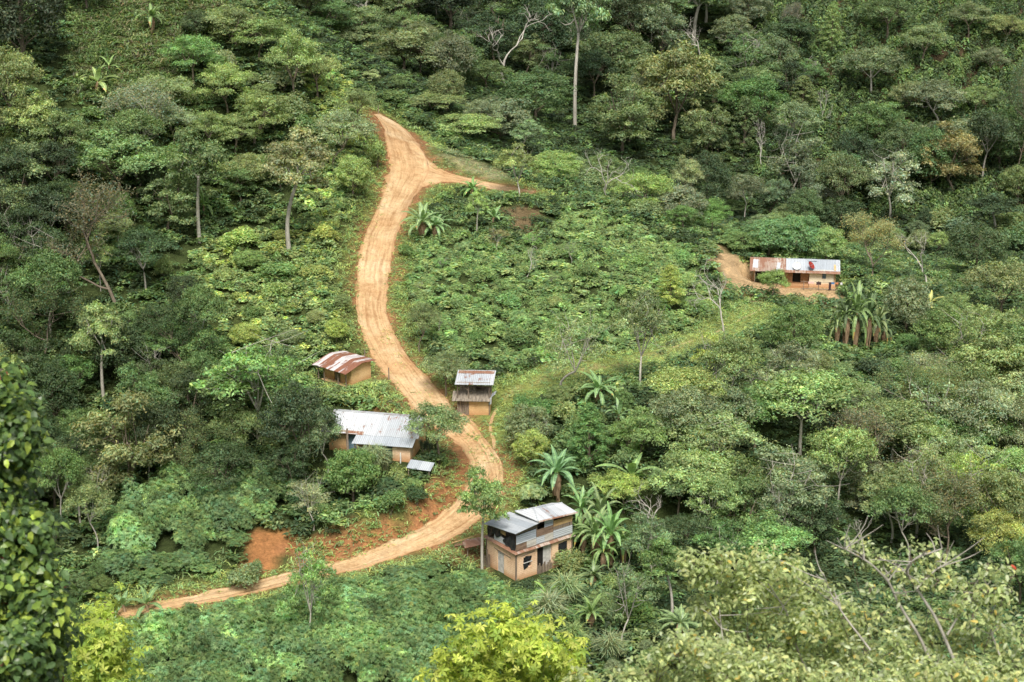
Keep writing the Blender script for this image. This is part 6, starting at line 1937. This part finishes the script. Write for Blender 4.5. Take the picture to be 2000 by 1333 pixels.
put('undergrowth_cover', free & ~Z_WOOD & ~Z_CASS & ~Z_MID & ~Z_LEFT & ~Z_COF & (Y <= 236), 0.62, 'leaf', 60, (1.2, 2.6), (0.7, 1.8), ('dark', 'mid', 'mid', 'olive', 'dark'), 'mixed dark undergrowth between the trees on the near slopes', 'undergrowth')
put('verge_weeds', ((VERGE & ~Z_BANK) | NEARHOUSE) & ~BLOCK & (DT > 0.3), 0.55, 'leaf', 30, (0.5, 1.2), (0.25, 0.6), ('olive', 'light', 'bright', 'mid'), 'low weeds along the road banks and around the houses', 'weeds')
put('bank_weeds', Z_BANK & ~BLOCK, 0.38, 'leaf', 30, (0.6, 1.5), (0.3, 0.9), ('olive', 'brown', 'mid', 'dark', 'olive'), 'dull weeds and dry stalks clinging to the cut clay banks', 'weeds')
X, Y, Z, PX, PY = candidates(110000, 116, 236)
DR = dist_to(X, Y, TRACK_S[::3]); DH = dist_to(X, Y, HOUSE_S); DT = dist_to(X, Y, PATH_S[::3])
wob = 16 * fbm(X / 3, Y / 3, 41) * 2
PXw, PYw = PX + wob, PY + wob * 0.7
front = Y < 236
G1 = inz([(130, 0), (480, 0), (420, 60), (360, 130), (240, 200), (150, 200), (130, 60)])
G2 = inz([(812, 276), (900, 300), (1003, 343), (1003, 368), (930, 350), (870, 330), (832, 308)])
ER = inz([(462, 1108), (470, 1060), (500, 1036), (560, 1034), (575, 1060), (565, 1088), (520, 1112), (500, 1125)]) | inz([(1375, 470), (1420, 490), (1480, 535), (1560, 560), (1640, 562), (1640, 592), (1560, 590), (1500, 582), (1440, 575), (1405, 540)])
GV = ((DR < -0.2) & (srng.random(len(X)) < 0.35) & inz([(742, 640), (764, 640), (800, 715), (860, 790), (838, 800), (775, 720)])) | inz([(930, 760), (1000, 755), (1010, 800), (985, 860), (1010, 930), (1025, 1000), (960, 1015), (985, 940), (965, 870), (940, 820)]) | ((DT < 1.7) & (DT > -0.75)) | ((DR < 1.6 + 2.5 * srng.random(len(X)) ** 2) & (DR > 0.05 - 0.5 * (srng.random(len(X)) < 0.12))) | ((DH < 1.4) & (DH > 0.1)) | inz([(690, 720), (760, 730), (790, 790), (740, 800), (640, 790), (610, 765)]) | inz([(1380, 580), (1480, 590), (1440, 640), (1360, 650)])
put('verge_grass', GV & ~ER & ~G2, 0.85, 'grass', 12, (0.7, 1.2), (0.35, 0.75), ('light', 'yellow', 'bright', 'light', 'yellow'), 'yellow green grass along the verges, footpath and yards', 'grass')
put('slope_grass', G1 & ~G2, 0.95, 'grass', 16, (0.9, 1.6), (0.25, 0.7), ('olive', 'mid', 'olive', 'mid', 'brown'), 'rough grass on the open slope at the top left', 'grass')
put('dry_grass', G2, 0.45, 'grass', 9, (0.6, 1.0), (0.10, 0.25), ('gold', 'olive', 'pale', 'olive'), 'short dry grass on the strip beside the fork', 'grass')

# ------------------------------------------------------------------ the near trees on the viewer's own hillside
def at(px, py, Y):
    kx, kz = ray(px, py)
    return np.array([float(kx) * Y, Y, float(kz) * Y])


def ovate(pm, C, N, D, size, T, fold=0.25, aspect=0.55, droop=0.2):
    """pointed oval leaves: two folded halves, each a quad, plus a tip"""
    b = unit(np.cross(N, D))
    L = size[:, None]
    mid0 = C
    mid1 = C + D * L * 0.55 + N * L * 0.05
    tip = C + D * L - N * L * droop
    w = b * L * aspect * 0.5
    up = N * L * fold * 0.35
    for s in (1, -1):
        a1 = C + D * L * 0.22 + s * w * 0.80 + up
        a2 = C + D * L * 0.60 + s * w * 0.85 + up - N * L * droop * 0.3
        q1 = np.stack([mid0, a1, a2, mid1], 1); q2 = np.stack([mid1, a2, a2 * 0.35 + tip * 0.65, tip], 1)
        if s < 0:
            q1 = q1[:, ::-1]; q2 = q2[:, ::-1]
        k = 1.06 if s > 0 else 0.94
        pm.quads(q1, T * k); pm.quads(q2, T * k)


def near_tree(name, label, cat, lumps, Yc, foot, leaf, size, per, cols, probs, mat, seed, bark='bark', limbs=(), trunk_r=0.16, jit=0.25, hang=0.35, depth=0.8, group=None):
    """lumps: (px, py, radius px) of leaf masses at distance Yc; foot: frame column of the trunk; limbs: drawn boughs as frame polylines"""
    rg = np.random.default_rng(seed)
    kx, _ = ray(foot, 1333)
    fx = float(kx) * Yc
    base = Vector((fx, Yc, float(hgt(fx, Yc))))
    e = empty(name, base, 0, label, cat, group)
    o3 = np.array(base)
    pm = PM(); sk = Skel()
    top = max(at(px, py, Yc)[2] for px, py, r_ in lumps) - base.z
    fork = np.array([0, 0, top * 0.62])
    bo = Skel()
    sk.limb(bez(np.array([0, 0, -1.0]), np.array([0.15, 0.1, top * 0.3]), fork, 8), np.linspace(trunk_r * 1.4, trunk_r * 0.8, 8), 9)
    for px, py, r_ in lumps:
        Yk = Yc + rg.normal(0, jit)
        c = at(px, py, Yk) - o3
        rr = r_ * Yk / FPX * 1.05
        n = int(per * (r_ / 60.0) ** 2)
        m = max(3, n // 9)
        d = unit(rg.normal(size=(m, 3)))
        sprig = c + d * rr * np.array([1, depth, 1]) * rg.uniform(0.25, 1.0, m)[:, None] ** 0.5
        k = rg.integers(0, m, n)
        P = sprig[k] + rg.normal(0, size * 0.75, (n, 3))
        out = unit(P - c + np.array([0, -0.25, 0.45]) * rr)
        N = unit(out + np.array([0, -0.15, 0.55]) + rg.normal(0, 0.45, (n, 3)))
        D = unit(np.cross(N, rg.normal(size=(n, 3))) + np.array([0, 0, -hang]) + out * 0.3)
        D = unit(D - N * (D * N).sum(1, keepdims=True))
        ci = rg.choice(len(cols), n, p=probs)
        # young leaves sit together at the tips of the sprigs
        T = np.array(cols)[ci] * np.exp(rg.normal(0, 0.20, (n, 1)))
        sz = size * rg.uniform(0.5, 1.35, n)
        if leaf == 'star':
            palmate(pm, P, N, sz * 0.62, rg, 5, T, 0.42, 0.30, 5.2)
        else:
            ovate(pm, P, N, D, sz, T, aspect=0.62 if leaf == 'broad' else 0.46)
        s0 = fork + np.array([0, 0, rg.uniform(-0.1, 0.2) * top * 0.3])
        if rg.random() < 0.35:
            sk.limb(bez(s0 + np.array([0, 0.5, 0]), (s0 + c) / 2 + np.array([rg.normal(0, 0.5), 0.7, -0.15 * rr]), c, 7), np.linspace(0.012, 0.004, 7), 5)
        for _ in range(5):
            q = sprig[rg.integers(m)]
            sk.limb(bez(c, (c + q) / 2 + rg.normal(0, 0.03, 3), q, 5), np.linspace(0.009, 0.003, 5), 4)
    for pl, r0, r1 in limbs:
        P = np.array([at(px, py, Yc - 0.35 + 0.15 * math.sin(i)) - o3 for i, (px, py) in enumerate(pl)])
        # smooth the bough
        t = np.linspace(0, len(P) - 1, (len(P) - 1) * 4 + 1)
        Q = np.stack([np.interp(t, np.arange(len(P)), P[:, k]) for k in range(3)], 1)
        Q[1:-1] = (Q[:-2] + 2 * Q[1:-1] + Q[2:]) / 4
        bo.limb(Q, np.linspace(r0 * 0.55, r1 * 0.6, len(Q)), 6)
        for _ in range(int(len(Q) * 0.7)):
            i = rg.integers(len(Q) // 3, len(Q))
            q = Q[i] + np.array([rg.normal(0, 0.3), rg.normal(0, 0.2), rg.uniform(-0.05, 0.45)])
            bo.limb(bez(Q[i], (Q[i] + q) / 2 + rg.normal(0, 0.05, 3), q, 5), np.linspace(0.009, 0.003, 5), 4)
    tr = link('trunk', sk.mesh('trunk', M['bark']), e)
    if bo.V: link('bough', bo.mesh('bough', M['pale_bark']), e)
    cr = link('crown', pm.mesh('crown', [M[mat]]), e)
    return e


rg0 = np.random.default_rng(3)


def mass(poly, sp, r_, seed):
    rg = np.random.default_rng(seed)
    P = np.array(poly); out = []
    for _ in range(1500):
        q = (rg.uniform(P[:, 0].min(), P[:, 0].max()), rg.uniform(P[:, 1].min(), P[:, 1].max()))
        if not poly_mask(np.array([q[0]]), np.array([q[1]]), poly)[0]: continue
        if any((q[0] - a) ** 2 + (q[1] - b) ** 2 < sp * sp for a, b, _r in out): continue
        out.append((*q, r_ * rg.uniform(0.75, 1.25)))
    return out


# left: big glossy leaves
near_tree('broadleaf_tree', 'dark glossy broad leaved tree close by at the left edge', 'tree',
          mass([(-220, 760), (-20, 735), (25, 800), (20, 880), (0, 930), (35, 1000), (60, 1090), (90, 1180), (95, 1260), (75, 1450), (-220, 1600)], 46, 55, 1) + [(8, 760, 34), (40, 812, 34), (40, 865, 26), (95, 1180, 45), (105, 1225, 40), (70, 1110, 40), (60, 1030, 36), (5, 722, 20)],
          23.0, -110, 'broad', 0.128, 620, [(0.080, 0.145, 0.045), (0.125, 0.205, 0.055), (0.33, 0.43, 0.07), (0.20, 0.30, 0.06), (0.25, 0.05, 0.03)], [0.44, 0.28, 0.10, 0.17, 0.01], 'glossy_leaf', 11, jit=0.35, hang=0.9)
# small yellow tree, bottom left
near_tree('star_leaved_tree', 'young yellow tree with star shaped leaves at the bottom left', 'tree',
          [(205, 1178, 17), (197, 1203, 28), (175, 1232, 32), (222, 1236, 36), (200, 1262, 44), (160, 1285, 42), (238, 1285, 36), (205, 1308, 50), (165, 1335, 52), (240, 1338, 44), (205, 1380, 60), (150, 1400, 60), (250, 1410, 55), (200, 1460, 70)],
          38.0, 200, 'star', 0.235, 190, [(0.46, 0.56, 0.10), (0.36, 0.48, 0.09), (0.54, 0.60, 0.14), (0.22, 0.34, 0.07)], [0.4, 0.28, 0.14, 0.18], 'leaf', 12, jit=0.35, hang=0.5, trunk_r=0.10, group='yellow star leaved trees')
near_tree('star_leaved_tree', 'round yellow tree with star shaped leaves at the bottom centre', 'tree',
          mass([(870, 1310), (900, 1275), (935, 1240), (985, 1222), (1040, 1245), (1080, 1275), (1110, 1310), (1140, 1360), (1120, 1500), (860, 1500), (845, 1360)], 34, 40, 4) + [(990, 1212, 22), (960, 1222, 26), (1030, 1232, 26), (880, 1285, 26), (1095, 1285, 26)],
          36.0, 1000, 'star', 0.225, 210, [(0.53, 0.62, 0.11), (0.43, 0.54, 0.10), (0.60, 0.64, 0.16), (0.28, 0.40, 0.08)], [0.44, 0.26, 0.16, 0.14], 'leaf', 13, jit=0.4, hang=0.4, group='yellow star leaved trees')
# right: olive bushy tree, grey-boughed tree, low front bush
OL = [(0.47, 0.54, 0.245), (0.35, 0.43, 0.19), (0.60, 0.62, 0.28), (0.53, 0.59, 0.39), (0.64, 0.50, 0.14), (0.24, 0.31, 0.13)]
near_tree('olive_leaved_tree', 'olive yellow leafy tree close by at the lower right', 'tree',
          mass([(1350, 1105), (1450, 1098), (1560, 1105), (1590, 1150), (1660, 1190), (1690, 1260), (1620, 1400), (1380, 1420), (1390, 1300), (1400, 1230), (1380, 1190), (1390, 1150)], 38, 40, 7) + [(1345, 1098, 22), (1400, 1095, 26), (1480, 1092, 30), (1370, 1190, 18)],
          27.0, 1500, 'oval', 0.098, 640, OL, [0.36, 0.24, 0.16, 0.10, 0.02, 0.12], 'leaf', 14, 'bark', limbs=[([(1620, 1390), (1560, 1280), (1540, 1200), (1500, 1140)], 0.04, 0.015), ([(1430, 1330), (1410, 1240), (1405, 1190)], 0.03, 0.012)], jit=0.4)
near_tree('grey_boughed_tree', 'tree with crooked pale grey boughs at the right edge', 'tree',
          mass([(1650, 1270), (1760, 1240), (1850, 1200), (1930, 1180), (2010, 1230), (2060, 1400), (1650, 1420)], 42, 40, 9) +
          [(1660, 1075, 22), (1690, 1085, 24), (1720, 1095, 22), (1745, 1120, 20), (1780, 1090, 26), (1815, 1075, 24), (1840, 1095, 26), (1800, 1130, 26), (1835, 1135, 24), (1770, 1160, 22), (1700, 1150, 18), (1720, 1200, 26), (1660, 1190, 24), (1610, 1140, 20), (1625, 1165, 22), (1930, 1100, 22), (1955, 1115, 22), (1975, 1130, 16), (1900, 1140, 30), (1930, 1155, 30), (1885, 1170, 30), (1960, 1165, 24), (1870, 1130, 22)],
          25.0, 1850, 'oval', 0.090, 400, OL + [(0.5, 0.09, 0.05)], [0.27, 0.28, 0.10, 0.16, 0.018, 0.17, 0.002], 'leaf', 15, 'pale_bark',
          limbs=[([(1860, 1400), (1800, 1250), (1755, 1180), (1735, 1135), (1700, 1100), (1650, 1072)], 0.05, 0.015), ([(1880, 1330), (1830, 1210), (1790, 1150), (1768, 1115), (1785, 1092), (1840, 1072)], 0.05, 0.014), ([(1790, 1150), (1830, 1110), (1860, 1100)], 0.03, 0.01),
                 ([(1850, 1240), (1880, 1190), (1905, 1160), (1950, 1125)], 0.03, 0.01), ([(1700, 1270), (1650, 1205), (1622, 1160), (1610, 1125)], 0.028, 0.01), ([(1735, 1135), (1760, 1100)], 0.02, 0.008), ([(1960, 1300), (1930, 1220), (1940, 1160)], 0.03, 0.01)], jit=0.35)
near_tree('olive_leaved_tree', 'low olive yellow bush tree along the bottom edge right of centre', 'tree',
          mass([(1120, 1345), (1180, 1310), (1260, 1290), (1330, 1265), (1400, 1275), (1480, 1300), (1700, 1330), (1900, 1320), (2040, 1340), (2040, 1480), (1120, 1480)], 38, 40, 10) + [(1320, 1252, 20), (1290, 1275, 22), (1370, 1262, 20)],
          22.0, 1400, 'oval', 0.084, 580, OL, [0.36, 0.26, 0.14, 0.10, 0.03, 0.11], 'leaf', 16, 'bark', jit=0.3)

# ------------------------------------------------------------------ light
SUN_EL, SUN_AZ = R(56), R(178)     # azimuth clockwise from north (+Y)
w = bpy.data.worlds.new("World")
scene.world = w
w.use_nodes = True
nt = w.node_tree
sky = nt.nodes.new('ShaderNodeTexSky')
sky.sky_type = 'NISHITA'
sky.sun_disc = False
sky.sun_elevation = SUN_EL
sky.sun_rotation = SUN_AZ
sky.air_density = 1.0
sky.dust_density = 3.0
hs = nt.nodes.new('ShaderNodeHueSaturation')
hs.inputs['Saturation'].default_value = 0.32
bg = nt.nodes['Background']
bg.inputs['Strength'].default_value = 0.15
nt.links.new(sky.outputs['Color'], hs.inputs['Color'])
nt.links.new(hs.outputs['Color'], bg.inputs['Color'])
sd = bpy.data.lights.new('sun', 'SUN')
sd.energy = 4.9
sd.angle = R(22.0)
sd.color = (1.0, 0.95, 0.86)
so = bpy.data.objects.new('sun', sd)
COL.objects.link(so)
d = Vector((math.sin(SUN_AZ) * math.cos(SUN_EL), math.cos(SUN_AZ) * math.cos(SUN_EL), math.sin(SUN_EL)))
so.rotation_euler = d.to_track_quat('Z', 'Y').to_euler()
scene.view_settings.view_transform = 'Standard'
scene.view_settings.look = 'None'
scene.view_settings.exposure = 0
scene.view_settings.gamma = 1
scene.cycles.use_adaptive_sampling = True
scene.cycles.adaptive_threshold = 0.03
scene.cycles.max_bounces = 6
scene.cycles.diffuse_bounces = 4
scene.cycles.glossy_bounces = 1
scene.cycles.transmission_bounces = 3
scene.cycles.transparent_max_bounces = 4
